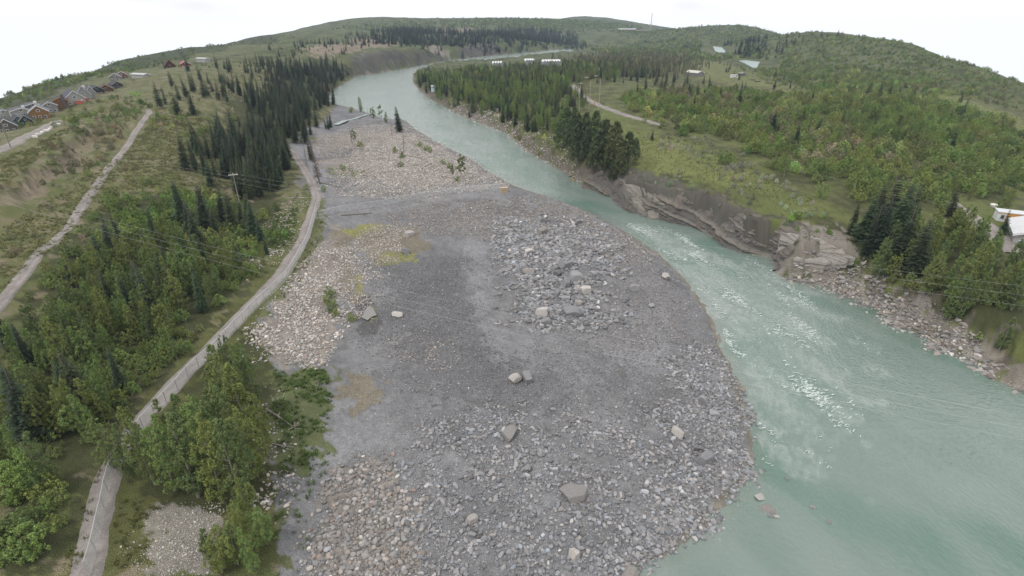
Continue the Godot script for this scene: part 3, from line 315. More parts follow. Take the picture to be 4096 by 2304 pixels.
var HOUSES := PackedVector2Array([Vector2(-223, -245.7), Vector2(-230.3, -260.8), Vector2(-225.3, -259.7), Vector2(-246.1, -282.4), Vector2(-257.3, -284.9), Vector2(-229.2, -273.1), Vector2(-245.5, -290), Vector2(-232.3, -284.4), Vector2(-231.4, -291.2), Vector2(-230.6, -299), Vector2(-234.7, -313), Vector2(-240.3, -326), Vector2(-259.2, -356.9), Vector2(-261.4, -369.3), Vector2(-269.3, -391.1)])
var FAR_BUILDINGS := PackedVector2Array([Vector2(-296, -432.4), Vector2(-298.9, -444.6), Vector2(-271.2, -423.4), Vector2(-304.7, -519.5), Vector2(-278.8, -498.2), Vector2(-339.4, -644.4)])
var WHITE_ROCKS := PackedVector2Array([Vector2(-180.1, -208.7), Vector2(-181.1, -212), Vector2(-182.4, -215.4), Vector2(-183.8, -219.1), Vector2(-185.5, -223.1), Vector2(-187.7, -227.7), Vector2(-189.5, -231.8), Vector2(-192.1, -236.7)])
var LEFT_POLES := PackedVector2Array([Vector2(-192.1, -210.4), Vector2(-175.7, -192.2), Vector2(-189, -203.6), Vector2(-334.3, -694.3), Vector2(-329.3, -699), Vector2(-325.8, -707.4)])
var POWER_POLES := PackedVector2Array([Vector2(38.5, -323), Vector2(42.7, -331.4), Vector2(44.9, -328.6), Vector2(49.4, -339.9), Vector2(48.3, -315.3)])
var SLOPE_POLE := PackedVector2Array([Vector2(-84.4, -162.3)])
var TERRACE_THINGS := PackedVector2Array([Vector2(176.3, -560.1), Vector2(207.1, -541.2), Vector2(218.3, -524.5), Vector2(212.8, -500.8), Vector2(216.2, -488.4), Vector2(225.9, -570.8), Vector2(46.4, -666.6), Vector2(23.5, -732.6), Vector2(-15.3, -678.9), Vector2(-65.2, -478.9), Vector2(130.1, -133.2), Vector2(125.5, -123.2), Vector2(135.2, -146.5)])
var TOWER := PackedVector2Array([Vector2(373.5, -1617.7), Vector2(382.7, -2011.1), Vector2(468.6, -2193.2)])
var CRATE := PackedVector2Array([Vector2(-2.7, -182.6)])
var BOATS := PackedVector2Array([Vector2(24.5, -216.9), Vector2(23.7, -213.1), Vector2(24, -208.8), Vector2(26.8, -211.2), Vector2(26.2, -207), Vector2(-40, -276.6), Vector2(-38, -274.6), Vector2(-36.6, -276.1), Vector2(-26.6, -252.4)])
const LOGS := [[-38.2, -69.4, -35.5, -66.5], [-37.4, -65.9, -31.8, -62], [-31.4, -61.2, -32.7, -59.9], [-32.1, -75, -31.5, -70.9], [-33.8, -56.9, -32.2, -55.4], [-31.2, -53.2, -29.9, -53.2], [-52.6, -160, -44, -163.3], [-66.5, -151.2, -68.5, -160], [-71.2, -169.7, -73.3, -180.2], [-67.9, -150.9, -64.2, -146.3], [-74.1, -174, -71.1, -176.8], [-67.2, -160.2, -68.3, -155.2], [-65.6, -140.7, -65.6, -147.8], [82, -98.9, 83.6, -91.2], [79.3, -113.6, 81.1, -109.2], [9.4, -278.6, 16.2, -268.2], [-8.8, -322.9, -0.7, -314.1], [-49.5, -245.7, -39.9, -239.5], [-42.5, -224, -37.7, -227.2], [-31, -210.9, -24.1, -205.4], [-27.5, -207.9, -20.9, -203.3], [-72.5, -197.3, -61, -190.3], [-55.8, -283.4, -40.4, -254.8], [-36.6, -219.8, -33.9, -228.6], [21.1, -90.7, 21.8, -92.3], [17.5, -77, 19.1, -77.9], [-12.4, -40.6, -10.3, -39.9], [-11.9, -41.2, -11.8, -40.1], [-1.6, -53.2, 0.6, -52.7]]
const DRIFT := [[0.1, [-75, -164.9, -73.2, -184.6, -68.3, -174.5, -60.3, -138.2, -56.7, -113.6, -62.3, -125.2], "small bleached driftwood beside the trail bend"], [0.03, [-50.3, -238.9, -36.7, -241.6, -18.9, -216.6, -18.7, -195.6, -40.7, -188.1, -52.7, -203.7], "small grey driftwood on the upper bar"], [0.06, [-41, -73.1, -33.9, -71.4, -29.9, -60, -30.8, -52.2, -34.7, -58.1], "small driftwood in the weeds by the poplars"]]
var CLIFF_FOOT := PackedVector2Array([Vector2(27.2, -199.6), Vector2(31.3, -192.1), Vector2(36.3, -185.1), Vector2(36.4, -175.9), Vector2(40, -167.4), Vector2(44.2, -163.4), Vector2(50.3, -158.1), Vector2(56.2, -153.8), Vector2(57.4, -148.3), Vector2(58.8, -143.8), Vector2(59.1, -137.8), Vector2(62.9, -134.3), Vector2(67, -132.7), Vector2(69.3, -130), Vector2(65, -121.5)])
const WIRES := [[-95.9, 30, -94.1, 46.2, 26, -33.7, 2], [-92.8, 30, -90.7, 44.8, 26, -32.3, 2], [-89.9, 30, -87.5, 43.6, 26, -31, 2], [-103, 27, -136.9, 79.1, 22, -65.3, 2], [-100.7, 27, -133.5, 76.4, 22, -62.6, 2], [-98.2, 27, -129.8, 73.5, 22, -59.6, 2]]
var SLAB_TOP := PackedVector3Array([Vector3(68.7, 7, -131.1), Vector3(74.1, 8.4, -122.8), Vector3(78.7, 6.5, -114.7), Vector3(75.2, 4.6, -116.2), Vector3(67.7, 4.5, -119.4), Vector3(68.4, 1.6, -128.8)])
var SLAB_SHELF := PackedVector3Array([Vector3(64.9, 0.5, -121.3), Vector3(68.2, 1.8, -124.5), Vector3(73.2, 2, -120.8), Vector3(73.8, 0.9, -115.8), Vector3(67.4, 0.3, -114.8)])
var SLAB_WEDGE := PackedVector3Array([Vector3(37.1, 7.2, -176.4), Vector3(41.7, 7.6, -172), Vector3(46.6, 5, -161.5), Vector3(50.5, 0.7, -161.3), Vector3(43.5, 0.4, -160.7), Vector3(39.5, 3, -168)])
var SLAB_AWASH := PackedVector3Array([Vector3(37.7, 0.3, -174.8), Vector3(41.6, 0.5, -175.6), Vector3(45.3, 0.4, -172.9), Vector3(40.8, 0.2, -171.6), Vector3(38, 0.2, -172.2)])
var SCARP := PackedVector2Array([Vector2(-137, -135.5), Vector2(-138.2, -142.3), Vector2(-145.9, -159.6), Vector2(-146.7, -167.4), Vector2(-148.8, -176.7), Vector2(-161.6, -196.1), Vector2(-167.4, -214.5), Vector2(-184.3, -247), Vector2(-196.8, -273.9)])
var POOL_A := PackedVector2Array([Vector2(342.3, -886.3), Vector2(360.2, -905.1), Vector2(364.1, -860.3), Vector2(341.3, -809.6), Vector2(302.7, -721.9), Vector2(311.2, -759.1), Vector2(330.6, -832.9)])
var POOL_B := PackedVector2Array([Vector2(435.5, -1285.3), Vector2(442.7, -1289.4), Vector2(440.8, -1245.5), Vector2(379.9, -1046.5), Vector2(367.8, -1018.8), Vector2(358.6, -1023.7), Vector2(365.9, -1062.3)])
var PUDDLE := PackedVector2Array([Vector2(-30.6, -96.3), Vector2(-30.5, -101.2), Vector2(-29.3, -100.5), Vector2(-27.7, -97.3), Vector2(-28.6, -96.5), Vector2(-29.1, -95.1)])
var SIDE_CHANNEL := PackedVector2Array([Vector2(-105.9, -330.4), Vector2(-104.4, -343.4), Vector2(-100.9, -348.6), Vector2(-97.9, -361.3), Vector2(-95.5, -372.2), Vector2(-94.6, -367.5), Vector2(-97.1, -353.2), Vector2(-101, -343.9), Vector2(-102.3, -329.2)])
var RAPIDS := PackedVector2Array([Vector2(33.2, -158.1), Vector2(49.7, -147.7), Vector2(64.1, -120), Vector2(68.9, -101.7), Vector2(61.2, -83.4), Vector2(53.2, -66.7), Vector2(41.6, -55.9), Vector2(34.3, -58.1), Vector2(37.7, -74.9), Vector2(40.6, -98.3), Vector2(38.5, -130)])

const T0 := -1.16
const T1 := 1.16
const L0 := 3.09
const L1 := 8.10
const NT := 560
const NR := 520
const EYE := Vector3(0, 55, 0)

const COLOURS := {
	"dry": Color(.205, .195, .105), "grass": Color(.135, .155, .064), "meadow": Color(.155, .18, .065), "bright": Color(.195, .215, .08), "field": Color(.185, .20, .08),
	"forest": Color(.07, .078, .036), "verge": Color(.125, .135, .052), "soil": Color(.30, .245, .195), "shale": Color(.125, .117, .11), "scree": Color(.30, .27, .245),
	"gravel": Color(.2, .2, .206), "tan": Color(.265, .235, .205), "dark": Color(.148, .148, .153), "smooth": Color(.235, .235, .243), "mud": Color(.205, .18, .13),
	"algae": Color(.235, .235, .075), "ridge": Color(.07, .085, .045), "plain": Color(.15, .165, .082), "pebbles": Color(.34, .315, .29), "bank": Color(.165, .145, .125), "wet": Color(.105, .1, .1), "weeds": Color(.115, .135, .05), "bed": Color(.2, .185, .155), "far": Color(.125, .15, .065), "trail": Color(.27, .245, .23)}
const STONE := {"grey": Color(.262, .262, .27), "dark": Color(.19, .19, .197), "greybrown": Color(.27, .25, .235), "brown": Color(.268, .255, .246), "tan": Color(.40, .372, .345), "pale": Color(.44, .415, .39)}

var rng := RandomNumberGenerator.new()
var noise := FastNoiseLite.new()
var rough := FastNoiseLite.new()
var heights := PackedFloat32Array()
var taken := {}
var pool_levels := []
var mats := {}
var grain: Texture2D
var leafgrain: Texture2D

# ------------------------------------------------------------------ small helpers
func numbered(called: String) -> String:
	taken[called] = taken.get(called, -1) + 1
	return called if taken[called] == 0 else "%s_%03d" % [called, taken[called]]

func tag(o: Node, label: String, category: String, group := "", kind := "") -> Node:
	if label: o.set_meta("label", label)
	if category: o.set_meta("category", category)
	if group: o.set_meta("group", group)
	if kind: o.set_meta("kind", kind)
	return o

func thing(called: String, label: String, category: String, at: Vector3, turn := 0.0, group := "") -> Node3D:
	var o := Node3D.new()
	o.name = numbered(called)
	add_child(o)
	o.position = at
	o.rotation.y = turn
	tag(o, label, category, group)
	return o

func part(called: String, mesh: Mesh, m: Material, parent: Node, t := Transform3D()) -> MeshInstance3D:
	var o := MeshInstance3D.new()
	o.name = numbered(called) if parent == self else called
	o.mesh = mesh
	o.material_override = m
	o.transform = t
	parent.add_child(o, true)
	return o

func paint(c: Color, roughness := .8, metal := 0.0) -> StandardMaterial3D:
	var key := "%s %s %s" % [c, roughness, metal]
	if not mats.has(key):
		var m := StandardMaterial3D.new()
		m.albedo_color = c.linear_to_srgb()
		m.roughness = roughness
		m.metallic = metal
		mats[key] = m
	return mats[key]

func noise_texture(frequency: float, low: Color, high: Color, kind := FastNoiseLite.TYPE_SIMPLEX, size := 512, seed_ := 1, octaves := 4) -> NoiseTexture2D:
	var t := NoiseTexture2D.new()
	var n := FastNoiseLite.new()
	n.noise_type = kind
	n.frequency = frequency
	n.fractal_octaves = octaves
	n.seed = seed_
	if kind == FastNoiseLite.TYPE_CELLULAR:
		n.cellular_return_type = FastNoiseLite.RETURN_CELL_VALUE
		n.fractal_type = FastNoiseLite.FRACTAL_NONE if octaves == 1 else FastNoiseLite.FRACTAL_FBM
	t.noise = n
	t.seamless = true
	t.width = size
	t.height = size
	var g := Gradient.new()
	g.set_color(0, low)
	g.set_color(1, high)
	t.color_ramp = g
	return t

func textured(c: Color, tex: Texture2D, scale_: float, vertex := false, roughness := .9) -> StandardMaterial3D:
	var m := StandardMaterial3D.new()
	m.albedo_color = c.linear_to_srgb()
	m.albedo_texture = tex
	m.uv1_triplanar = true
	m.uv1_world_triplanar = true
	m.uv1_scale = Vector3.ONE * scale_
	m.vertex_color_use_as_albedo = vertex
	m.roughness = roughness
	m.metallic_specular = .3
	return m

func arrays_mesh(v: PackedVector3Array, n: PackedVector3Array, c: PackedColorArray, i: PackedInt32Array) -> ArrayMesh:
	var a := []
	a.resize(Mesh.ARRAY_MAX)
	a[Mesh.ARRAY_VERTEX] = v
	if n.size(): a[Mesh.ARRAY_NORMAL] = n
	if c.size(): a[Mesh.ARRAY_COLOR] = c
	if i.size(): a[Mesh.ARRAY_INDEX] = i
	var m := ArrayMesh.new()
	m.add_surface_from_arrays(Mesh.PRIMITIVE_TRIANGLES, a)
	return m

class Faces:
	var v := PackedVector3Array()
	var n := PackedVector3Array()
	var c := PackedColorArray()
	func tri(a: Vector3, b: Vector3, d: Vector3, col := Color.WHITE, out := Vector3.ZERO) -> void:
		var q := (d - a).cross(b - a)
		if q.length_squared() < 1e-14: return
		q = q.normalized()
		if out != Vector3.ZERO and q.dot(out) < 0:
			q = -q
			var t := b
			b = d
			d = t
		v.append(a); v.append(b); v.append(d)
		n.append(q); n.append(q); n.append(q)
		c.append(col); c.append(col); c.append(col)
	func quad(a: Vector3, b: Vector3, d: Vector3, e: Vector3, col := Color.WHITE, out := Vector3.ZERO) -> void:
		tri(a, b, d, col, out)
		tri(a, d, e, col, out)
	func box(lo: Vector3, hi: Vector3, col := Color.WHITE) -> void:
		var p := []
		for k in 8:
			p.append(Vector3(hi.x if k & 1 else lo.x, hi.y if k & 2 else lo.y, hi.z if k & 4 else lo.z))
		quad(p[0], p[1], p[3], p[2], col, Vector3.FORWARD)
		quad(p[4], p[5], p[7], p[6], col, Vector3.BACK)
		quad(p[0], p[2], p[6], p[4], col, Vector3.LEFT)
		quad(p[1], p[3], p[7], p[5], col, Vector3.RIGHT)
		quad(p[2], p[3], p[7], p[6], col, Vector3.UP)
		quad(p[0], p[1], p[5], p[4], col, Vector3.DOWN)
	func tube(a: Vector3, b: Vector3, ra: float, rb: float, sides := 6, col := Color.WHITE, caps := true) -> void:
		var d := (b - a).normalized()
		var x := d.cross(Vector3.UP if absf(d.y) < .9 else Vector3.RIGHT).normalized()
		var y := d.cross(x)
		for k in sides:
			var f := TAU * k / sides
			var g := TAU * (k + 1) / sides
			var o := x * cos(f) + y * sin(f)
			var p := x * cos(g) + y * sin(g)
			quad(a + o * ra, b + o * rb, b + p * rb, a + p * ra, col, o + p)
			if caps:
				tri(a, a + o * ra, a + p * ra, col, -d)
				tri(b, b + o * rb, b + p * rb, col, d)
	func mesh() -> ArrayMesh:
		var a := []
		a.resize(Mesh.ARRAY_MAX)
		a[Mesh.ARRAY_VERTEX] = v
		a[Mesh.ARRAY_NORMAL] = n
		a[Mesh.ARRAY_COLOR] = c
		var m := ArrayMesh.new()
		m.add_surface_from_arrays(Mesh.PRIMITIVE_TRIANGLES, a)
		return m

# ------------------------------------------------------------------ the lie of the land
func phi(q: float) -> float:
	return q * log(q + 1e-12)

func solve_surface() -> Array:
	# a thin plate through the surveyed points, in bearing and log distance so that far points weigh as near ones
	var n := CONTROL.size()
	var p: Array[Vector2] = []
	for k in n:
		p.append(Vector2(atan2(CONTROL[k][0], -CONTROL[k][2]), log(Vector2(CONTROL[k][0], CONTROL[k][2]).length())))
	var rows: Array[PackedFloat64Array] = []
	for i in n + 3:
		var row := PackedFloat64Array()
		row.resize(n + 4)
		if i < n:
			for j in n:
				row[j] = phi(p[i].distance_squared_to(p[j]))
			row[i] += .002
			row[n] = 1.0
			row[n + 1] = p[i].x
			row[n + 2] = p[i].y
			row[n + 3] = CONTROL[i][1]
		else:
			for j in n:
				row[j] = 1.0 if i == n else p[j].x if i == n + 1 else p[j].y
		rows.append(row)
	var m := n + 3
	for c in m:
		var best := c
		for r in range(c + 1, m):
			if absf(rows[r][c]) > absf(rows[best][c]): best = r
		var swap := rows[c]
		rows[c] = rows[best]
		rows[best] = swap
		var top := rows[c]
		var inv := 1.0 / top[c]
		for r in range(c + 1, m):
			var row := rows[r]
			var f := row[c] * inv
			if f != 0.0:
				for j in range(c, m + 1):
					row[j] -= f * top[j]
				rows[r] = row
	var w := PackedFloat64Array()
	w.resize(m)
	for k in range(m - 1, -1, -1):
		var s := rows[k][m]
		for j in range(k + 1, m):
			s -= rows[k][j] * w[j]
		w[k] = s / rows[k][k]
	return [p, w]

func height_grid(nt: int, nr: int) -> PackedFloat32Array:
	var sw := solve_surface()
	var p: Array[Vector2] = sw[0]
	var w: PackedFloat64Array = sw[1]
	var n := p.size()
	var out := PackedFloat32Array()
	out.resize((nt + 1) * (nr + 1))
	for j in nr + 1:
		var l := L0 + (L1 - L0) * j / nr
		for i in nt + 1:
			var t := T0 + (T1 - T0) * i / nt
			var s := w[n] + w[n + 1] * t + w[n + 2] * l
			for k in n:
				var q := (p[k].x - t) * (p[k].x - t) + (p[k].y - l) * (p[k].y - l)
				s += w[k] * q * log(q + 1e-12)
			out[j * (nt + 1) + i] = s
	return out

func bank_grid(nt: int, nr: int) -> Array:
	var dist := PackedFloat32Array()
	var width := PackedFloat32Array()
	dist.resize((nt + 1) * (nr + 1))
	width.resize(dist.size())
	var n := RIVER.size()
	var a := PackedVector2Array()
	var wa := PackedFloat32Array()
	for r in RIVER:
		a.append(Vector2(r[0], r[1]))
		wa.append(r[2])
	for j in nr + 1:
		var l := exp(L0 + (L1 - L0) * j / nr)
		for i in nt + 1:
			var t := T0 + (T1 - T0) * i / nt
			var q := Vector2(sin(t) * l, -cos(t) * l)
			var best := 1e18
			var wb := 5.0
			for k in n:
				var s := a[k]
				var e := a[(k + 1) % n] - s
				var f := clampf((q - s).dot(e) / e.length_squared(), 0.0, 1.0)
				var d := (q - s - e * f).length_squared()
				if d < best:
					best = d
					wb = lerpf(wa[k], wa[(k + 1) % n], f)
			dist[j * (nt + 1) + i] = -sqrt(best) if Geometry2D.is_point_in_polygon(q, a) else sqrt(best)
			width[j * (nt + 1) + i] = wb
	return [dist, width]

func sample(g: PackedFloat32Array, nt: int, nr: int, t: float, l: float) -> float:
	var u := clampf((t - T0) / (T1 - T0), 0.0, .99999) * nt
	var v := clampf((l - L0) / (L1 - L0), 0.0, .99999) * nr
	var i := int(u)
	var j := int(v)
	var k := j * (nt + 1) + i
	u -= i
	v -= j
	return lerpf(lerpf(g[k], g[k + 1], u), lerpf(g[k + nt + 1], g[k + nt + 2], u), v)

func ground(x: float, z: float) -> float:
	return sample(heights, NT, NR, atan2(x, -z), log(maxf(22.0, sqrt(x * x + z * z))))

func at(p: Vector2, lift := 0.0) -> Vector3:
	return Vector3(p.x, ground(p.x, p.y) + lift, p.y)

func points(flat: Array) -> PackedVector2Array:
	var p := PackedVector2Array()
	for k in range(0, flat.size(), 2):
		p.append(Vector2(flat[k], flat[k + 1]))
	return p

func area(p: PackedVector2Array) -> float:
	var s := 0.0
	for k in p.size():
		s += p[k].cross(p[(k + 1) % p.size()])
	return absf(s) / 2

func box_of(p: PackedVector2Array) -> Rect2:
	var r := Rect2(p[0], Vector2.ZERO)
	for q in p: r = r.expand(q)
	return r

func along(p: PackedVector2Array, step: float) -> PackedVector2Array:
	var c := Curve2D.new()
	for k in p.size():
		var d := (p[mini(k + 1, p.size() - 1)] - p[maxi(k - 1, 0)]) / 6.0
		c.add_point(p[k], -d, d)
	var out := PackedVector2Array()
	var n := int(c.get_baked_length() / step)
	for k in n + 1:
		out.append(c.sample_baked(c.get_baked_length() * k / n))
	return out

func tint(c: Color, by: float) -> Color:
	return Color(c.r * by, c.g * by, c.b * by)

func build_land() -> void:
	var hg := height_grid(116, 130)
	var bg := bank_grid(280, 260)
	var dist: PackedFloat32Array = bg[0]
	var width: PackedFloat32Array = bg[1]
	var nv := (NT + 1) * (NR + 1)
	var v := PackedVector3Array()
	var c := PackedColorArray()
	var zone := PackedByteArray()
	var shore := PackedFloat32Array()
	v.resize(nv); c.resize(nv); zone.resize(nv); shore.resize(nv); heights.resize(nv)
	var right := PackedVector2Array()
	for k in range(34, RIVER.size() - 2):
		right.append(Vector2(RIVER[k][0], RIVER[k][1]))
	right.append_array([Vector2(130, 60), Vector2(3800, 60), Vector2(3800, -3800), right[0] * 3.2])
	for j in NR + 1:
		var l := L0 + (L1 - L0) * j / NR
		var r := exp(l)
		for i in NT + 1:
			var t := T0 + (T1 - T0) * i / NT
			var k := j * (NT + 1) + i
			var x := sin(t) * r
			var z := -cos(t) * r
			var s := sample(dist, 280, 260, t, l)
			var w := sample(width, 280, 260, t, l)
			var h := sample(hg, 116, 130, t, l)
			var n1 := noise.get_noise_2d(x * 6.0, z * 6.0)
			var n2 := noise.get_noise_2d(x * 30.0 + 500, z * 30.0)
			var q := Vector2(x, z)
			var in_bar := s > -12.0 and r < 460 and Geometry2D.is_point_in_polygon(q, BAR)
			var y: float
			var far := smoothstep(250.0, 700.0, r)
			if s > 0:
				var s2 := s
				if not in_bar: s2 = maxf(0.0, s + n1 * w * .45)
				var f := clampf(s2 / w, 0.0, 1.0)
				f = f * f * (3 - 2 * f) * .5 + f * .5
				y = .12 + ((maxf(h, .8) if s < 3 * w else h) - .12) * f
				var amp := minf(1.0, s / 4.0)
				y += amp * ((.22 if in_bar else .45) * n1 + (.07 if in_bar else .14) * n2)
				y += amp * far * 2.5 * noise.get_noise_2d(x * 1.1, z * 1.1)
			else:
				y = .1 - minf(2.6, -s * (.11 if w > 8.5 else .2 if w > 6.5 else .5)) + .09 * n2 + .12 * n1
			heights[k] = y
			v[k] = Vector3(x, y, z)
			shore[k] = s
			var col: Color
			if s < 0:
				zone[k] = 1
				col = tint(COLOURS.bed, 1 + .4 * n2)
			elif in_bar:
				zone[k] = 0
				col = tint(COLOURS.gravel, 1 + .3 * n1 + .25 * n2)
			elif Geometry2D.is_point_in_polygon(q, right):
				zone[k] = 3
				col = COLOURS.meadow.lerp(COLOURS.forest, clampf(.55 + 1.6 * n1, 0, .9)).lerp(COLOURS.dry, clampf(.1 + n2, 0, .5))
			else:
				zone[k] = 2
				col = COLOURS.dry.lerp(COLOURS.grass, clampf(.62 + 1.5 * n1 + .5 * n2, 0, 1))
				col = col.lerp(COLOURS.soil, clampf(2.2 * (rough.get_noise_2d(x * 8.0, z * 8.0) - .12), 0, .7))
			if zone[k] > 1 and r > 520:
				zone[k] = 4 if r > 900 else zone[k]
			if zone[k] > 1 and r > 620 + 300 * n1:
				var wood := rough.get_noise_2d(x * 1.3, z * 1.3)
				var hillside: Color = COLOURS.far.lerp(COLOURS.forest, clampf(2.6 * wood, 0, .85)).lerp(Color(.17, .165, .1), clampf(-2.4 * wood - .3, 0, .6))
				col = hillside
			c[k] = tint(col, 1 + .22 * rough.get_noise_2d(x * 40.0, z * 40.0))
	# hollows that hold the far pools
	for p: PackedVector2Array in [POOL_A, POOL_B]:
		var level := 0.0
		for q in p: level += ground(q.x, q.y) / p.size()
		pool_levels.append(level)
		for k in nv:
			var q := Vector2(v[k].x, v[k].z)
			if absf(q.x - p[0].x) > 400 or absf(q.y - p[0].y) > 600 or q.length() < 500: continue
			if Geometry2D.is_point_in_polygon(q, p):
				v[k].y = level - .6
			elif v[k].y > level + .4:
				for m in p.size():
					if q.distance_to(Geometry2D.get_closest_point_to_segment(q, p[m], p[(m + 1) % p.size()])) < 30.0:
						v[k].y = level + .3
						break
			heights[k] = v[k].y
	# the eroded scarp on the left hillside: a step down from a turf lip
	for j in NR + 1:
		for i in range(0, NT / 3):
			var k := j * (NT + 1) + i
			if v[k].z < -290 or v[k].z > -110 or v[k].x > -110 or v[k].x < -230: continue
			var q := Vector2(v[k].x, v[k].z)
			q += Vector2(noise.get_noise_2d(q.x * 10, q.y * 10), noise.get_noise_2d(q.y * 10, q.x * 10)) * 5.0
			var best := 1e9
			var side := 0.0
			for m in SCARP.size() - 1:
				var near := Geometry2D.get_closest_point_to_segment(q, SCARP[m], SCARP[m + 1])
				var d := q.distance_to(near)
				if d < best:
					best = d
					side = (SCARP[m + 1] - SCARP[m]).cross(q - near)
			var ends := minf(1.0, minf(q.distance_to(SCARP[0]), q.distance_to(SCARP[SCARP.size() - 1])) / 12.0)
			if side > 0 and best < 16.0:
				var drop := ends * 2.4 * smoothstep(0.0, 1.6, best) * (1 - smoothstep(4.0, 16.0, best))
				heights[k] -= drop
				v[k].y -= drop
				if best < 7.0 * ends: c[k] = c[k].lerp(tint(COLOURS.soil, 1 + .4 * rough.get_noise_2d(q.x * 40, q.y * 40)), .85 - best * .08)
			elif best < 1.3: c[k] = c[k].lerp(COLOURS.forest, .8 * ends)
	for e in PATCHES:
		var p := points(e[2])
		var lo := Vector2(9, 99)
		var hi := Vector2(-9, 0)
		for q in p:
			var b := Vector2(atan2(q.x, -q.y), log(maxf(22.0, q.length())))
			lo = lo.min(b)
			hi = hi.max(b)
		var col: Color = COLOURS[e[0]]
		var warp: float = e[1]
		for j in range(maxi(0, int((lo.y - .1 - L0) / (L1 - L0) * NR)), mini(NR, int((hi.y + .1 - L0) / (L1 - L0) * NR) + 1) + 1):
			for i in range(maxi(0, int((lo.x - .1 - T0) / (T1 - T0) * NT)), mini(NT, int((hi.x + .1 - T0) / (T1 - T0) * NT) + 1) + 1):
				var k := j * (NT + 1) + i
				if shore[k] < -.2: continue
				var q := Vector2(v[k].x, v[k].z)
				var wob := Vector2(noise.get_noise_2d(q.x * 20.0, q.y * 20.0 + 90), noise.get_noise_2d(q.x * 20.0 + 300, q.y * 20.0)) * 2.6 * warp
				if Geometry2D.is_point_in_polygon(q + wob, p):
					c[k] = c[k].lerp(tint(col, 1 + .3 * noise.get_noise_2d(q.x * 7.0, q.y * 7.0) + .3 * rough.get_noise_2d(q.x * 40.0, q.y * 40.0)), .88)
	# normals of the whole sheet, then one sheet for each kind of ground
	var nm := PackedVector3Array()
	nm.resize(nv)
	for j in NR + 1:
		for i in NT + 1:
			var du := v[j * (NT + 1) + mini(i + 1, NT)] - v[j * (NT + 1) + maxi(i - 1, 0)]
			var dv := v[mini(j + 1, NR) * (NT + 1) + i] - v[maxi(j - 1, 0) * (NT + 1) + i]
			var q := dv.cross(du).normalized()
			nm[j * (NT + 1) + i] = q if q.y > 0 else -q
	var gravel := textured(Color(1.25, 1.25, 1.25), grain, .22, true, .95)
	var earth := textured(Color(1.55, 1.55, 1.55), leafgrain, .13, true, 1.0)
	var sheets := ["gravel_bar", "river_bed", "hillside", "river_terrace", "far_hills"]
	for zn in 5:
		var map := PackedInt32Array()
		map.resize(nv)
		map.fill(-1)
		var zv := PackedVector3Array()
		var zn_ := PackedVector3Array()
		var zc := PackedColorArray()
		var zi := PackedInt32Array()
		for j in NR:
			for i in NT:
				var k := j * (NT + 1) + i
				if zone[k] != zn: continue
				for m in [k, k + NT + 1, k + 1, k + 1, k + NT + 1, k + NT + 2]:
					if map[m] < 0:
						map[m] = zv.size()
						zv.append(v[m]); zn_.append(nm[m]); zc.append(c[m])
					zi.append(map[m])
		tag(part(sheets[zn], arrays_mesh(zv, zn_, zc, zi), gravel if zn < 2 else earth, self), ["grey gravel bar beside the river", "river bed under the turquoise water", "grassy hillside left of the river", "shrubby terrace right of the river", "distant hills"][zn], "", "", "structure")
	build_water(v, shore)

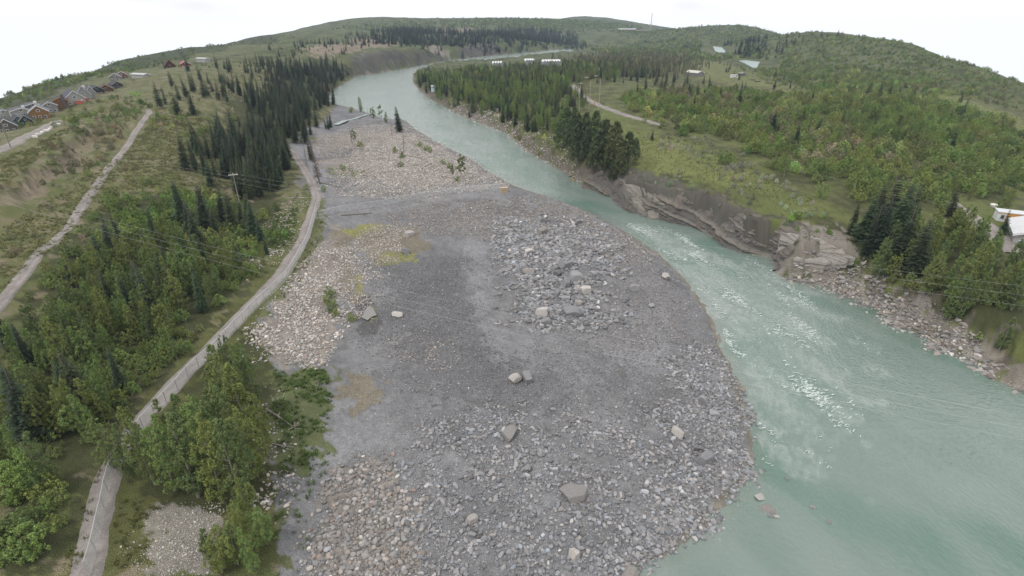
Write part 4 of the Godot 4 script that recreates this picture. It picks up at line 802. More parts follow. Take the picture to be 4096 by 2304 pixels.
func build_water(v: PackedVector3Array, shore: PackedFloat32Array) -> void:
	var wm := StandardMaterial3D.new()
	wm.albedo_color = Color(1, 1, 1, .5)
	wm.transparency = BaseMaterial3D.TRANSPARENCY_ALPHA
	wm.vertex_color_use_as_albedo = true
	wm.roughness = .13
	var nt := noise_texture(.02, Color.BLACK, Color.WHITE, FastNoiseLite.TYPE_SIMPLEX, 512, 5, 5)
	nt.as_normal_map = true
	nt.bump_strength = 6.0
	wm.normal_enabled = true
	wm.normal_texture = nt
	wm.normal_scale = .8
	wm.uv1_triplanar = true
	wm.uv1_world_triplanar = true
	wm.uv1_scale = Vector3(.11, .11, .07)
	var silt := StandardMaterial3D.new()
	silt.albedo_color = Color(Color(.225, .30, .265).linear_to_srgb(), .36)
	silt.transparency = BaseMaterial3D.TRANSPARENCY_ALPHA
	silt.roughness = 1.0
	silt.metallic_specular = 0.0
	var river: Node3D
	for layer in 7:
		var depth: float = [0.0, .18, .38, .62, .9, 1.25, 1.7][layer]
		var map := PackedInt32Array()
		map.resize(v.size())
		map.fill(-1)
		var zv := PackedVector3Array()
		var zc := PackedColorArray()
		var zi := PackedInt32Array()
		for j in NR:
			for i in NT:
				var k := j * (NT + 1) + i
				if minf(minf(shore[k], shore[k + 1]), minf(shore[k + NT + 1], shore[k + NT + 2])) > .6 - depth * 3: continue
				for m in [k, k + NT + 1, k + 1, k + 1, k + NT + 1, k + NT + 2]:
					if map[m] < 0:
						map[m] = zv.size()
						var p := v[m]
						p.y = -depth
						var col := Color(.225, .305, .268)
						if layer == 0:
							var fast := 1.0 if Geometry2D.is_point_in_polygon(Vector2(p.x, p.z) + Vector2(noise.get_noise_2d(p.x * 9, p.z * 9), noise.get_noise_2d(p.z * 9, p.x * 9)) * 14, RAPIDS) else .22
							var a := noise.get_noise_2d(p.x * 55.0, p.z * 55.0 + 70)
							var b := rough.get_noise_2d(p.x * 46.0 + p.z * 12.0, p.z * 34.0)
							var flow := noise.get_noise_2d(p.x * 10.0 - p.z * 5.0, p.z * 2.6 + p.x * 1.5)
							p.y = (.13 * a + .14 * b) * fast * minf(1.0, maxf(0.0, -shore[m]) / 2.0)
							# clearer green water in places, silt in streaks, rapids whitened with froth and painted sky sheen
							col = col.lerp(Color(.105, .225, .165), clampf(.1 + 1.9 * noise.get_noise_2d(p.x * 2.2 + 40, p.z * 2.2), 0, .85))
							col = col.lerp(Color(.33, .385, .36), clampf(.12 + .7 * flow + .15 * b, 0, .4))
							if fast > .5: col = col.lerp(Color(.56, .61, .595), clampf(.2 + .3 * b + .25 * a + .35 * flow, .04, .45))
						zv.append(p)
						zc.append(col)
					zi.append(map[m])
		var st := SurfaceTool.new()
		st.create_from(arrays_mesh(zv, PackedVector3Array(), zc if layer == 0 else PackedColorArray(), zi), 0)
		st.generate_normals()
		var arr := st.commit_to_arrays()
		var nn: PackedVector3Array = arr[Mesh.ARRAY_NORMAL]
		if nn[0].y < 0:
			for k in nn.size(): nn[k] = -nn[k]
			arr[Mesh.ARRAY_NORMAL] = nn
		var m := ArrayMesh.new()
		m.add_surface_from_arrays(Mesh.PRIMITIVE_TRIANGLES, arr)
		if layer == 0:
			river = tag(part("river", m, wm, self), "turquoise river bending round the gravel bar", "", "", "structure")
		else:
			part("silt_cloud", m, silt, river)

# ------------------------------------------------------------------ paths
func ribbon(called: String, label: String, line: PackedVector2Array, wide: float, col: Color, lift := .09) -> void:
	var p := along(line, 1.0)
	var v := PackedVector3Array()
	var c := PackedColorArray()
	var idx := PackedInt32Array()
	var across := 8
	for k in p.size():
		var d := (p[mini(k + 1, p.size() - 1)] - p[maxi(k - 1, 0)]).normalized().orthogonal()
		for m in across + 1:
			var f := float(m) / across - .5
			var w := wide * (1 + .18 * noise.get_noise_2d(k * 9.0, signf(f) * 40))
			var q := p[k] + d * f * w
			var edge := absf(f) > .45
			v.append(at(q, -.12 if edge else lift + .03 * rough.get_noise_2d(q.x * 40, q.y * 40)))
			var rut := 1.12 if absf(absf(f) - .2) < .08 else .97
			c.append(tint(col, rut * (1 + .3 * rough.get_noise_2d(q.x * 40.0, q.y * 40.0) + .25 * noise.get_noise_2d(q.x * 12, q.y * 12))))
			if k and m:
				var e := v.size() - 1
				idx.append_array([e, e - 1, e - across - 1, e - 1, e - across - 2, e - across - 1])
	var st := SurfaceTool.new()
	st.create_from(arrays_mesh(v, PackedVector3Array(), c, idx), 0)
	st.generate_normals()
	tag(part(called, st.commit(), mats.gravel, self), label, "", "", "structure")

# ------------------------------------------------------------------ stones
func sphere_dirs(level: int) -> Array:
	var g := (1 + sqrt(5.0)) / 2
	var p: Array[Vector3] = []
	for q in [Vector3(-1, g, 0), Vector3(1, g, 0), Vector3(-1, -g, 0), Vector3(1, -g, 0), Vector3(0, -1, g), Vector3(0, 1, g), Vector3(0, -1, -g), Vector3(0, 1, -g), Vector3(g, 0, -1), Vector3(g, 0, 1), Vector3(-g, 0, -1), Vector3(-g, 0, 1)]:
		p.append(q.normalized())
	var t := [0, 11, 5, 0, 5, 1, 0, 1, 7, 0, 7, 10, 0, 10, 11, 1, 5, 9, 5, 11, 4, 11, 10, 2, 10, 7, 6, 7, 1, 8, 3, 9, 4, 3, 4, 2, 3, 2, 6, 3, 6, 8, 3, 8, 9, 4, 9, 5, 2, 4, 11, 6, 2, 10, 8, 6, 7, 9, 8, 1]
	for l in level:
		var mid := {}
		var u := []
		for k in range(0, t.size(), 3):
			var m := []
			for e in 3:
				var a: int = t[k + e]
				var b: int = t[k + (e + 1) % 3]
				var key := Vector2i(mini(a, b), maxi(a, b))
				if not mid.has(key):
					mid[key] = p.size()
					p.append((p[a] + p[b]).normalized())
				m.append(mid[key])
			u.append_array([t[k], m[0], m[2], t[k + 1], m[1], m[0], t[k + 2], m[2], m[1], m[0], m[1], m[2]])
		t = u
	return [p, t]

func stone_mesh(kind: int, level: int) -> ArrayMesh:
	var s := sphere_dirs(level)
	var p: Array[Vector3] = s[0]
	var t: Array = s[1]
	var cuts := []
	for k in 11:
		var n := Vector3(rng.randfn(), rng.randfn(), rng.randfn()).normalized()
		if k < 6:
			n = [Vector3.UP, Vector3.DOWN, Vector3.LEFT, Vector3.RIGHT, Vector3.FORWARD, Vector3.BACK][k] + Vector3(rng.randfn(), rng.randfn(), rng.randfn()) * .22
			n = n.normalized()
		cuts.append([n, rng.randf_range(.56, .8) if k < 6 else rng.randf_range(.78, .98)])
	var skew := Vector3(rng.randf_range(.8, 1.25), rng.randf_range(.55, .8), rng.randf_range(.65, .95))
	var q := PackedVector3Array()
	for d in p:
		var r := 1.05
		if kind == 0:
			for e in cuts:
				r = minf(r, e[1] / maxf(.08, d.dot(e[0])))
			r *= 1 + .05 * rough.get_noise_3dv(d * 90 + Vector3.ONE * cuts[0][1] * 900)
		else:
			for e in cuts.slice(0, 4):
				r = minf(r, lerpf(1.0, e[1] / maxf(.2, d.dot(e[0])), .45))
			r *= 1 + .12 * noise.get_noise_3dv(d * 60 + Vector3.ONE * cuts[0][1] * 900)
		q.append(d * r * skew)
	if kind == 1:
		var nn := PackedVector3Array()
		nn.resize(q.size())
		var idx := PackedInt32Array()
		for k in range(0, t.size(), 3):
			var i0: int = t[k]
			var i1: int = t[k + 1]
			var i2: int = t[k + 2]
			var g := (q[i2] - q[i0]).cross(q[i1] - q[i0])
			if g.dot(q[i0]) < 0:
				g = -g
				i1 = t[k + 2]
				i2 = t[k + 1]
			idx.append_array([i0, i1, i2])
			nn[i0] += g
			nn[i1] += g
			nn[i2] += g
		for k in nn.size(): nn[k] = nn[k].normalized()
		return arrays_mesh(q, nn, PackedColorArray(), idx)
	var f := Faces.new()
	for k in range(0, t.size(), 3):
		f.tri(q[t[k]], q[t[k + 1]], q[t[k + 2]], Color.WHITE, q[t[k]] + q[t[k + 1]] + q[t[k + 2]])
	return arrays_mesh(f.v, f.n, PackedColorArray(), PackedInt32Array())

func stone_colour(pal: String) -> Color:
	var c: Color = STONE[pal]
	var warm := rng.randfn(.005, .035)
	c = Color(c.r * (1 + warm), c.g, c.b * (1 - warm))
	if (pal == "brown" or pal == "tan") and rng.randf() < .06: c = c.lerp(Color(.3, .19, .14), .5)
	if rng.randf() < .03: c = c.lerp(Color(.5, .48, .45), .6)
	return tint(c, exp(rng.randfn(.03, .25)))

func in_frame(p: Vector3) -> bool:
	var d := p - EYE
	var q := Vector3(d.x, d.y * .8983 + d.z * -.4394, d.y * .4394 + d.z * .8983)
	return q.z < -5 and absf(q.x / q.z) < .95 and absf(q.y / q.z) < .54

func build_stones() -> void:
	var meshes := [[], []]
	for k in 7: meshes[0].append(stone_mesh(0, 1))
	for k in 5: meshes[1].append(stone_mesh(1, 1))
	var big := []
	for k in 9: big.append(stone_mesh(0, 3))
	var bigm := {}
	for pal in STONE:
		bigm[pal] = [textured(tint(STONE[pal], 1.25), grain, .5), textured(tint(STONE[pal], 1.55), grain, .41), textured(tint(STONE[pal], 1.0), grain, .63)]
	for b in BOULDERS:
		var r: float = b[2] * (1.25 if b[1] < -80 else 1.0)
		var o := part("boulder", big[rng.randi() % big.size()], bigm[b[5]][rng.randi() % 2], self)
		var y := -.12 * r if b[4] else ground(b[0], b[1])
		o.transform = Transform3D(Basis.from_euler(Vector3(rng.randfn(0, .12), rng.randf() * TAU, rng.randfn(0, .12))).scaled_local(Vector3(r, r * b[3] * 1.35, r * .85)), Vector3(b[0], y + r * b[3] * (.2 if b[4] else .46), b[1]))
		tag(o, b[6], "boulder", "boulders in the shallows" if b[4] else "large boulders on the gravel bar")
	var all := []
	for e in STONE_FIELDS:
		var p := points(e[6])
		var bb := box_of(p)
		var count := int(area(p) * e[2])
		var tries := int(bb.get_area() * e[2])
		for k in tries:
			var q := Vector2(rng.randf_range(bb.position.x, bb.end.x), rng.randf_range(bb.position.y, bb.end.y))
			var u := pow(rng.randf(), 2.3)
			var clump: float = e[5]
			if noise.get_noise_2d(q.x * 14.0, q.y * 14.0) + rng.randf_range(-.25, .25) < clump - .62: continue
			var loose := q.length() / 70.0
			if not Geometry2D.is_point_in_polygon(q + loose * (Vector2(rng.randfn(), rng.randfn()) * 1.7 + 4.5 * Vector2(noise.get_noise_2d(q.x * 12.0, q.y * 12.0), noise.get_noise_2d(q.x * 12.0 + 200, q.y * 12.0))), p): continue
			var size: float = e[3] * pow(e[4] / e[3], u)
			var y := ground(q.x, q.y)
			if y < -.3: continue
			all.append([size / sqrt(q.length_squared() + 2800), size, q, y, e[0], e[1]])
	all.sort_custom(func(a, b): return a[0] > b[0])
	var put := [[], []]
	for k in 2:
		for m in meshes[k]: put[k].append([])
	var singles := 0
	for a in all:
		var q: Vector2 = a[2]
		var size: float = a[1]
		var s := size * .5
		var turn := Basis.from_euler(Vector3(rng.randfn(0, .25), rng.randf() * TAU, rng.randfn(0, .25)))
		var t := Transform3D(turn.scaled_local(Vector3(s * rng.randf_range(.9, 1.35), s * rng.randf_range(.8, 1.2), s)), Vector3(q.x, a[3] + s * .28, q.y))
		if singles < 300 - BOULDERS.size() and in_frame(t.origin):
			singles += 1
			var side: String = "on the rocky right bank below the trees" if q.x > 60 and q.y > -170 and q.x > 45 - q.y * .1 else "among the rubble of the boulder pile" if Vector2(q.x - 10, q.y + 118).length() < 22 else "in the brown cobbles near the bottom edge" if a[5] == "brown" else "in the pale cobbles between trail and bar" if q.x < -18 and q.y > -140 else "on the near shore and gravel" if q.y > -75 else "on the upper gravel bar"
			var o := part("rock", (meshes[a[4]] if a[4] == 1 else big)[rng.randi() % 5], bigm[a[5]][rng.randi() % 3], self, t)
			side += ", " + ["nearest", "near", "middle", "far"][clampi(int((q.length() - 40) / 16), 0, 3)] + " " + ["far left", "left", "centre", "right", "far right"][clampi(int((q.x / q.length() + .5) * 5), 0, 4)]
			tag(o, ("big " if size > .75 else "small " if size < .6 else "") + ("angular " if a[4] == 0 else "rounded ") + "%s rock %s" % [{"grey": "grey", "dark": "dark grey", "greybrown": "grey-brown", "brown": "brown", "tan": "tan", "pale": "pale"}[a[5]], side], "rock", "loose rocks")
			continue
		var m: int = rng.randi() % int(meshes[a[4]].size())
		put[a[4]][m].append([t, stone_colour(a[5])])
	var mm := textured(Color(1.3, 1.3, 1.3), grain, .9, true)
	var root := Node3D.new()
	root.name = "loose_stones"
	add_child(root)
	tag(root, "countless loose stones strewn over the gravel bar and banks", "stones", "", "stuff")
	for k in 2:
		for m in meshes[k].size():
			scatter("stones", meshes[k][m], mm, put[k][m], root)

func scatter(called: String, mesh: Mesh, m: Material, list: Array, parent: Node) -> MultiMeshInstance3D:
	var mi := MultiMeshInstance3D.new()
	mi.name = numbered(called) if parent == self else called
	var mm := MultiMesh.new()
	mm.transform_format = MultiMesh.TRANSFORM_3D
	mm.use_colors = true
	mm.mesh = mesh
	mm.instance_count = list.size()
	for k in list.size():
		mm.set_instance_transform(k, list[k][0])
		mm.set_instance_color(k, list[k][1])
	mi.multimesh = mm
	if m: mi.material_override = m
	parent.add_child(mi, true)
	mi.set_meta("kind", "stuff")
	return mi

# ------------------------------------------------------------------ plants
func leaf(f: Faces, p: Vector3, out: Vector3, size: float, col: Color) -> void:
	var n := (out + Vector3(rng.randfn(), rng.randfn() + .4, rng.randfn()) * .75).normalized()
	var x := n.cross(Vector3(rng.randfn(), rng.randfn(), rng.randfn())).normalized() * size
	var y := n.cross(x).normalized() * size * rng.randf_range(.5, .9)
	f.quad(p - x, p + y * .8, p + x, p - y, col, n)

func leafy(tall: float, wide: float, low: float, clumps: int, per: int, size: float, shape: float, spires := 1) -> ArrayMesh:
	# leaves on clumps that fill the crown, a gap here and there; a crown may have several leading shoots
	var f := Faces.new()
	var tops := []
	for k in spires:
		var a := TAU * k / spires + rng.randf()
		var off := 0.0 if k == 0 else wide * rng.randf_range(.4, .75)
		tops.append([Vector3(cos(a) * off, 0, sin(a) * off), (1.0 if k == 0 else rng.randf_range(.66, .95)) * tall, wide * (.75 if spires > 1 else 1.0)])
	for k in clumps:
		var top: Array = tops[k % spires]
		var u := pow(rng.randf(), .9)
		var y := lerpf(low, top[1], u)
		var prof := pow(sin(PI * clampf(lerpf(shape, 1.0, u * .95), 0.0, 1.0)), .85)
		var a := rng.randf() * TAU
		var r: float = top[2] * prof * sqrt(rng.randf_range(.1, 1.0))
		var mid: Vector3 = Vector3(cos(a) * r, y, sin(a) * r) + top[0] * minf(1.0, u * 2.0)
		var cr: float = top[2] * rng.randf_range(.16, .34) * (.5 + .5 * prof)
		var shade := 1 + rng.randfn(0, .13)
		var warm := rng.randfn(0, .06)
		for m in per:
			var d := Vector3(rng.randfn(), rng.randfn() * .9 + .15, rng.randfn()).normalized()
			var col := tint(Color(1 + warm, 1, 1 - warm), maxf(.45, shade * (1 + rng.randfn(0, .16))))
			leaf(f, mid + d * cr * Vector3(1, 1.5, 1) * rng.randf_range(.35, 1.0), d, size * rng.randf_range(.7, 1.3), col)
	return f.mesh()

func trunk_mesh(tall: float, r: float, limbs: int, low: float) -> ArrayMesh:
	var f := Faces.new()
	var p := Vector3(0, -.6, 0)
	var bend := Vector3(rng.randfn(), 0, rng.randfn()) * .02 * tall
	for k in 5:
		var u := (k + 1) / 5.0
		var q := Vector3(0, tall * u, 0) + bend * u * u
		f.tube(p, q, r * (1 - .85 * k / 5.0), r * (1 - .85 * (k + 1) / 5.0), 6)
		p = q
	for k in limbs:
		var u := rng.randf_range(low, .9)
		var a := rng.randf() * TAU
		var s := Vector3(0, tall * u, 0) + bend * u * u
		f.tube(s, s + Vector3(cos(a), rng.randf_range(.5, 1.1), sin(a)) * tall * .16 * (1.2 - u), r * .35 * (1.1 - u), r * .1, 4)
	return f.mesh()

func needles(tall: float, wide: float, whorls: int, per: int, sprays: int, low := .06, bare := .06, slump := .35) -> ArrayMesh:
	var f := Faces.new()
	for k in whorls:
		var u := pow((k + rng.randf() * .7) / whorls, 1.05)
		var y := lerpf(tall * low, tall * .985, u)
		var big := wide * pow(1.0 - u, .82) * rng.randf_range(.75, 1.12) + .05
		if u < .08: big *= .8
		for m in per:
			if rng.randf() < bare: continue
			var a := TAU * (m + rng.randf() * .8) / per + k * 1.7
			var d := Vector3(cos(a), 0, sin(a))
			var side := Vector3(-d.z, 0, d.x)
			var long := big * rng.randf_range(.65, 1.1)
			var shade := 1 + rng.randfn(0, .17)
			var tip := Vector3(0, y, 0) + d * long + Vector3.DOWN * long * rng.randf_range(.1, slump) * (1.3 - u)
			var root := Vector3(0, y + .04 * tall * (1 - u) * .3, 0)
			for s in sprays:
				var w := (s + .5) / sprays
				var mid := root.lerp(tip, w * .92 + .05)
				var half := long * (.34 * (1.05 - w * .75)) * rng.randf_range(.7, 1.2) + .03
				var sag := Vector3.DOWN * half * rng.randf_range(.15, .55)
				var tail := d * half * 1.15
				var col := tint(Color.WHITE, maxf(.4, shade * (1 + rng.randfn(0, .14))))
				f.tri(mid - tail * .35, mid + tail * .9, mid + side * half + sag + tail * .25, col, Vector3.UP)
				f.tri(mid - tail * .35, mid + tail * .9, mid - side * half + sag + tail * .25, col, Vector3.UP)
	return f.mesh()

func twigs(tall: float, wide: float, count: int) -> ArrayMesh:
	var f := Faces.new()
	for k in count:
		var u := rng.randf_range(.15, .97)
		var a := rng.randf() * TAU
		var s := Vector3(0, tall * u, 0)
		var e := s + Vector3(cos(a), rng.randf_range(-.5, .1), sin(a)) * wide * (1.05 - u) * rng.randf_range(.5, 1.1)
		f.tube(s, e, .035, .012, 3, Color.WHITE, false)
		f.tube(s.lerp(e, .6), s.lerp(e, .6) + Vector3(rng.randfn(), rng.randfn() - .3, rng.randfn()) * .35, .02, .008, 3, Color.WHITE, false)
	return f.mesh()

func tuft(blades: int) -> ArrayMesh:
	var f := Faces.new()
	for k in blades:
		var a := rng.randf() * TAU
		var p := Vector3(cos(a), 0, sin(a)) * rng.randf() * .5
		var side := Vector3(-sin(a), 0, cos(a)) * .07
		var tip := p * 1.6 + Vector3(rng.randfn() * .2, rng.randf_range(.6, 1.1), rng.randfn() * .2)
		f.tri(p - side, p + side, tip, tint(Color.WHITE, 1 + rng.randfn(0, .2)), Vector3(cos(a), 1, sin(a)))
	return f.mesh()

func foliage(c: Color) -> StandardMaterial3D:
	var m := StandardMaterial3D.new()
	m.albedo_color = c.linear_to_srgb()
	m.vertex_color_use_as_albedo = true
	m.roughness = .75
	m.metallic_specular = .25
	m.backlight_enabled = true
	m.backlight = Color(.34, .34, .26)
	return m

const LEAF := {"poplar": Color(.165, .205, .072), "poplar dull": Color(.20, .20, .105), "poplar bright": Color(.15, .21, .06), "spruce": Color(.064, .086, .048), "pine": Color(.082, .105, .052),
	"shrub": Color(.2, .25, .082), "shrub dull": Color(.25, .23, .145), "shrub bright": Color(.21, .30, .07), "silver": Color(.28, .305, .23), "aspen": Color(.2, .26, .08), "sapling": Color(.15, .19, .065), "snag": Color(.22, .2, .185), "snag_brown": Color(.19, .13, .105), "pole_snag": Color(.2, .17, .15)}
const CALLED := {"poplar": "poplar_tree", "aspen": "aspen_tree", "spruce": "spruce_tree", "pine": "pine_tree", "shrub": "leafy_shrub", "silver": "silver_shrub", "sapling": "sapling_tree", "snag": "dead_tree", "snag_brown": "dead_tree", "pole_snag": "dead_tree"}
var protos := {}

func make_kind(kind: String) -> Array:
	# unit plants of ten metres (shrubs of two) as [trunk, crown]
	match kind:
		"poplar": return [trunk_mesh(8.6, .13, 9, .25), leafy(10.3, rng.randf_range(1.35, 1.8), .9, 170, 60, .075, .3, 2 + rng.randi() % 3)]
		"aspen": return [trunk_mesh(8.0, .16, 9, .2), leafy(10.0, rng.randf_range(2.6, 3.3), 1.8, 150, 36, .13, .34, 3)]
		"spruce": return [trunk_mesh(9.6, .16, 0, .5), needles(10, rng.randf_range(1.55, 2.1), 32, 9, 4)]
		"pine": return [trunk_mesh(9, .2, 5, .3), leafy(10, 2.3, 1.0, 130, 30, .17, .42)]
		"shrub": return [trunk_mesh(1.5, .05, 6, .1), leafy(2.0, 1.0, .1, 54, 30, .062, .38, 3)]
		"silver": return [trunk_mesh(1.5, .03, 6, .1), leafy(2.0, 1.0, .1, 40, 24, .07, .4, 4)]
		"sapling": return [trunk_mesh(9.6, .14, 14, .3), leafy(10.2, 1.7, 3.4, 26, 26, .26, .2)]
		"snag": return [trunk_mesh(10, .17, 4, .3), twigs(10, 1.0, 60)]
		"snag_brown": return [trunk_mesh(10, .17, 4, .3), twigs(9.6, 1.5, 330)]
	return [trunk_mesh(10, .15, 3, .4), twigs(10, .5, 16)]

func plant_material(kind: String, wild: String, tone := 1) -> StandardMaterial3D:
	var key := "leaf %s %s %d" % [kind, wild, tone]
	if not mats.has(key):
		var name_ := ("%s %s" % [kind, wild]).strip_edges()
		mats[key] = foliage(LEAF[name_ if LEAF.has(name_) else kind] * [Color(.8, .86, .92), Color(1, 1, 1), Color(1.16, 1.1, .95), Color(1.05, 1.18, 1.05)][tone])
	return mats[key]

func bark(kind: String) -> StandardMaterial3D:
	return paint({"poplar": Color(.21, .19, .155), "aspen": Color(.4, .385, .34), "sapling": Color(.3, .28, .24), "shrub": Color(.2, .17, .13), "silver": Color(.25, .22, .18), "snag": Color(.24, .215, .195), "snag_brown": Color(.17, .13, .11), "pole_snag": Color(.21, .175, .15)}.get(kind, Color(.13, .10, .08)), .95)

func build_plants() -> void:
	for kind in CALLED:
		protos[kind] = []
		for k in 4 if kind in ["poplar", "spruce", "shrub"] else 2: protos[kind].append(make_kind(kind))
	var all := {}
	for t in TREES:
		all.get_or_add(t[0], []).append([1e3 + t[3] / Vector2(t[1], t[2]).length(), t[1], t[2], t[3], "", t[4], -1])
	for si in STANDS.size():
		var s: Array = STANDS[si]
		var p := points(s[6])
		var bb := box_of(p)
		var sides := Vector2(9, -9)
		var reach := Vector2(1e9, 0)
		for q in p:
			sides = Vector2(minf(sides.x, atan2(q.x, -q.y)), maxf(sides.y, atan2(q.x, -q.y)))
			reach = Vector2(minf(reach.x, q.length()), maxf(reach.y, q.length()))
		for k in mini(30000, int(bb.get_area() / 100 * s[1])):
			var q := Vector2(rng.randf_range(bb.position.x, bb.end.x), rng.randf_range(bb.position.y, bb.end.y))
			var loose := q.length() / 110.0
			if not Geometry2D.is_point_in_polygon(q + loose * (Vector2(rng.randfn(), rng.randfn()) * 1.6 + 9.0 * Vector2(noise.get_noise_2d(q.x * 5.0, q.y * 5.0), noise.get_noise_2d(q.x * 5.0 + 200, q.y * 5.0))), p): continue
			if noise.get_noise_2d(q.x * 5.0, q.y * 5.0 + 33.0 * si) + rng.randf_range(-.3, .3) < -.22: continue
			var h := rng.randf_range(s[2], s[3]) * (.75 + .25 * rng.randf())
			var y := ground(q.x, q.y)
			if y < .4 or near_pool(q) or on_path(q) or q.distance_to(TERRACE_THINGS[10] * .97) < 11 or q.distance_to(TERRACE_THINGS[11] * .93) < 13: continue
			var score := h / q.length() if in_frame(Vector3(q.x, y + h * .6, q.y)) else 0.0
			var across := (atan2(q.x, -q.y) - sides.x) / maxf(.001, sides.y - sides.x)
			var depth := (q.length() - reach.x) / maxf(.1, reach.y - reach.x)
			var size_word: String = ["short ", "", "tall "][clampi(int((h / s[3] - .52) * 6.2), 0, 2)]
			var place: String = ", " + ["front", "middle", "back"][clampi(int(depth * 3), 0, 2)] + " " + ["left", "centre", "right"][clampi(int(across * 3), 0, 2)] + " part"
			all.get_or_add(s[0], []).append([score, q.x, q.y, h, s[4], size_word + s[5] + place, si])
	for kind in all:
		var list: Array = all[kind]
		list.sort_custom(func(a, b): return a[0] > b[0])
		var unit := 2.0 if kind in ["shrub", "silver"] else 10.0
		var rest := {}
		for k in list.size():
			var e: Array = list[k]
			var which := rng.randi() % int(protos[kind].size())
			var s: float = e[3] / unit
			var fat := rng.randf_range(.85, 1.2) if kind != "poplar" else rng.randf_range(.8, 1.4)
			if kind == "spruce" and e[0] > 900 and e[3] > 8: fat = 1.3
			var lean := Basis.from_euler(Vector3(rng.randfn(0, .045), rng.randf() * TAU, rng.randfn(0, .045)))
			var t := Transform3D(lean.scaled_local(Vector3(s * fat, s, s * fat)), Vector3(e[1], ground(e[1], e[2]) - .1, e[2]))
			if k < 300 and e[0] > 0 and kind != "silver" or e[0] > 900:
				var o := Node3D.new()
				o.name = numbered(CALLED[kind])
				add_child(o)
				o.transform = t
				part("trunk", protos[kind][which][0], bark(kind), o)
				part("crown" if unit > 5 else "foliage", protos[kind][which][1], plant_material(kind, e[4], rng.randi() % 4), o)
				tag(o, e[5], {"shrub": "shrub", "silver": "shrub", "snag": "dead tree", "pole_snag": "dead tree", "snag_brown": "dead tree"}.get(kind, "tree"), ("single trees of the valley" if e[6] < 0 else String(STANDS[e[6]][5])))
			else:
				rest.get_or_add(e[6], []).append([t, e[4]])
		for si in rest:
			var lists := []
			for w in protos[kind]: lists.append([])
			for e in rest[si]:
				# neighbours of one root stock share a tone
				var spot: Vector3 = e[0].origin
				var kin := noise.get_noise_2d(spot.x * 3.0, spot.z * 3.0 + 60)
				var age := noise.get_noise_2d(spot.x * 4.5 + 80, spot.z * 4.5)
				lists[rng.randi() % lists.size()].append([e[0], tint(Color(1 + .35 * kin + rng.randfn(0, .08), 1, 1 + .35 * kin + rng.randfn(0, .06)), exp(rng.randfn(0, .2) + .75 * age))])
			var root := Node3D.new()
			root.name = numbered({"spruce": "spruce_wood", "poplar": "poplar_wood", "aspen": "aspen_wood", "pine": "pine_wood", "silver": "silver_scrub"}.get(kind, "shrub_thicket"))
			add_child(root)
			tag(root, "mass of many: " + STANDS[si][5], "wood" if unit > 5 else "scrub", "", "stuff")
			for w in lists.size():
				if lists[w].size():
					scatter("crowns", protos[kind][w][1], plant_material(kind, STANDS[si][4]), lists[w], root)
					scatter("trunks", protos[kind][w][0], bark(kind), lists[w], root)
	# small driftwood nobody could count
	var stick := Faces.new()
	stick.tube(Vector3(-1, 0, 0), Vector3(-.2, .05, .08), .05, .045, 5)
	stick.tube(Vector3(-.2, .05, .08), Vector3(1, 0, -.05), .045, .02, 5)
	stick.tube(Vector3(.2, .03, .04), Vector3(.5, .2, .4), .025, .012, 4)
	var stickm := stick.mesh()
	for e in DRIFT:
		var p := points(e[1])
		var bb := box_of(p)
		var list := []
		for k in int(bb.get_area() * e[0]):
			var q := Vector2(rng.randf_range(bb.position.x, bb.end.x), rng.randf_range(bb.position.y, bb.end.y))
			if not Geometry2D.is_point_in_polygon(q, p): continue
			list.append([Transform3D(Basis.from_euler(Vector3(0, rng.randf() * TAU, rng.randfn(0, .08))).scaled_local(Vector3.ONE * rng.randf_range(.5, 1.7)), at(q, .12)), tint(Color.WHITE, exp(rng.randfn(0, .25)))])
		var dm := paint(Color(.46, .425, .385), .95).duplicate() as StandardMaterial3D
		dm.vertex_color_use_as_albedo = true
		tag(scatter("driftwood_sticks", stickm, dm, list, self), e[2], "driftwood", "", "stuff")
	# pale flecks on the rapids: foam, plus sky glint put in as colour
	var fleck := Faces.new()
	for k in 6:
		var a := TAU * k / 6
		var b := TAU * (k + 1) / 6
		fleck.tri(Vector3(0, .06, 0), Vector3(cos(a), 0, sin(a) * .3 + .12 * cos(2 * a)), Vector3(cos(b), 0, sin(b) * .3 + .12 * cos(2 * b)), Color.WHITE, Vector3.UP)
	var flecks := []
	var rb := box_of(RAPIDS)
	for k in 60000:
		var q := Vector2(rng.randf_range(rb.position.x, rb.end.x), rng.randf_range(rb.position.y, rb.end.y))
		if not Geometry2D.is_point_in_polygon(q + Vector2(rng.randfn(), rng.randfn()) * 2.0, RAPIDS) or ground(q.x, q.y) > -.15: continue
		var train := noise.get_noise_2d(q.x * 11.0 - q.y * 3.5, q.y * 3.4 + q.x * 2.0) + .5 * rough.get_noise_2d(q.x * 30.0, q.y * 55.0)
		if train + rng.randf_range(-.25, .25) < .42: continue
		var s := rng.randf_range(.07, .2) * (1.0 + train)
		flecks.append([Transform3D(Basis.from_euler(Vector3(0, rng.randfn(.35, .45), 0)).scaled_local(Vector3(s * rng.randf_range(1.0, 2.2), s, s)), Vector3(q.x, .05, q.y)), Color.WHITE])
	tag(scatter("foam_glint_flecks", fleck.mesh(), paint(Color(.46, .52, .5), .6), flecks, self), "white flecks of foam and painted sky glint on the crests of the rapids", "foam", "", "stuff")
	print("flecks ", flecks.size())
	var tufts := [tuft(16), tuft(22)]
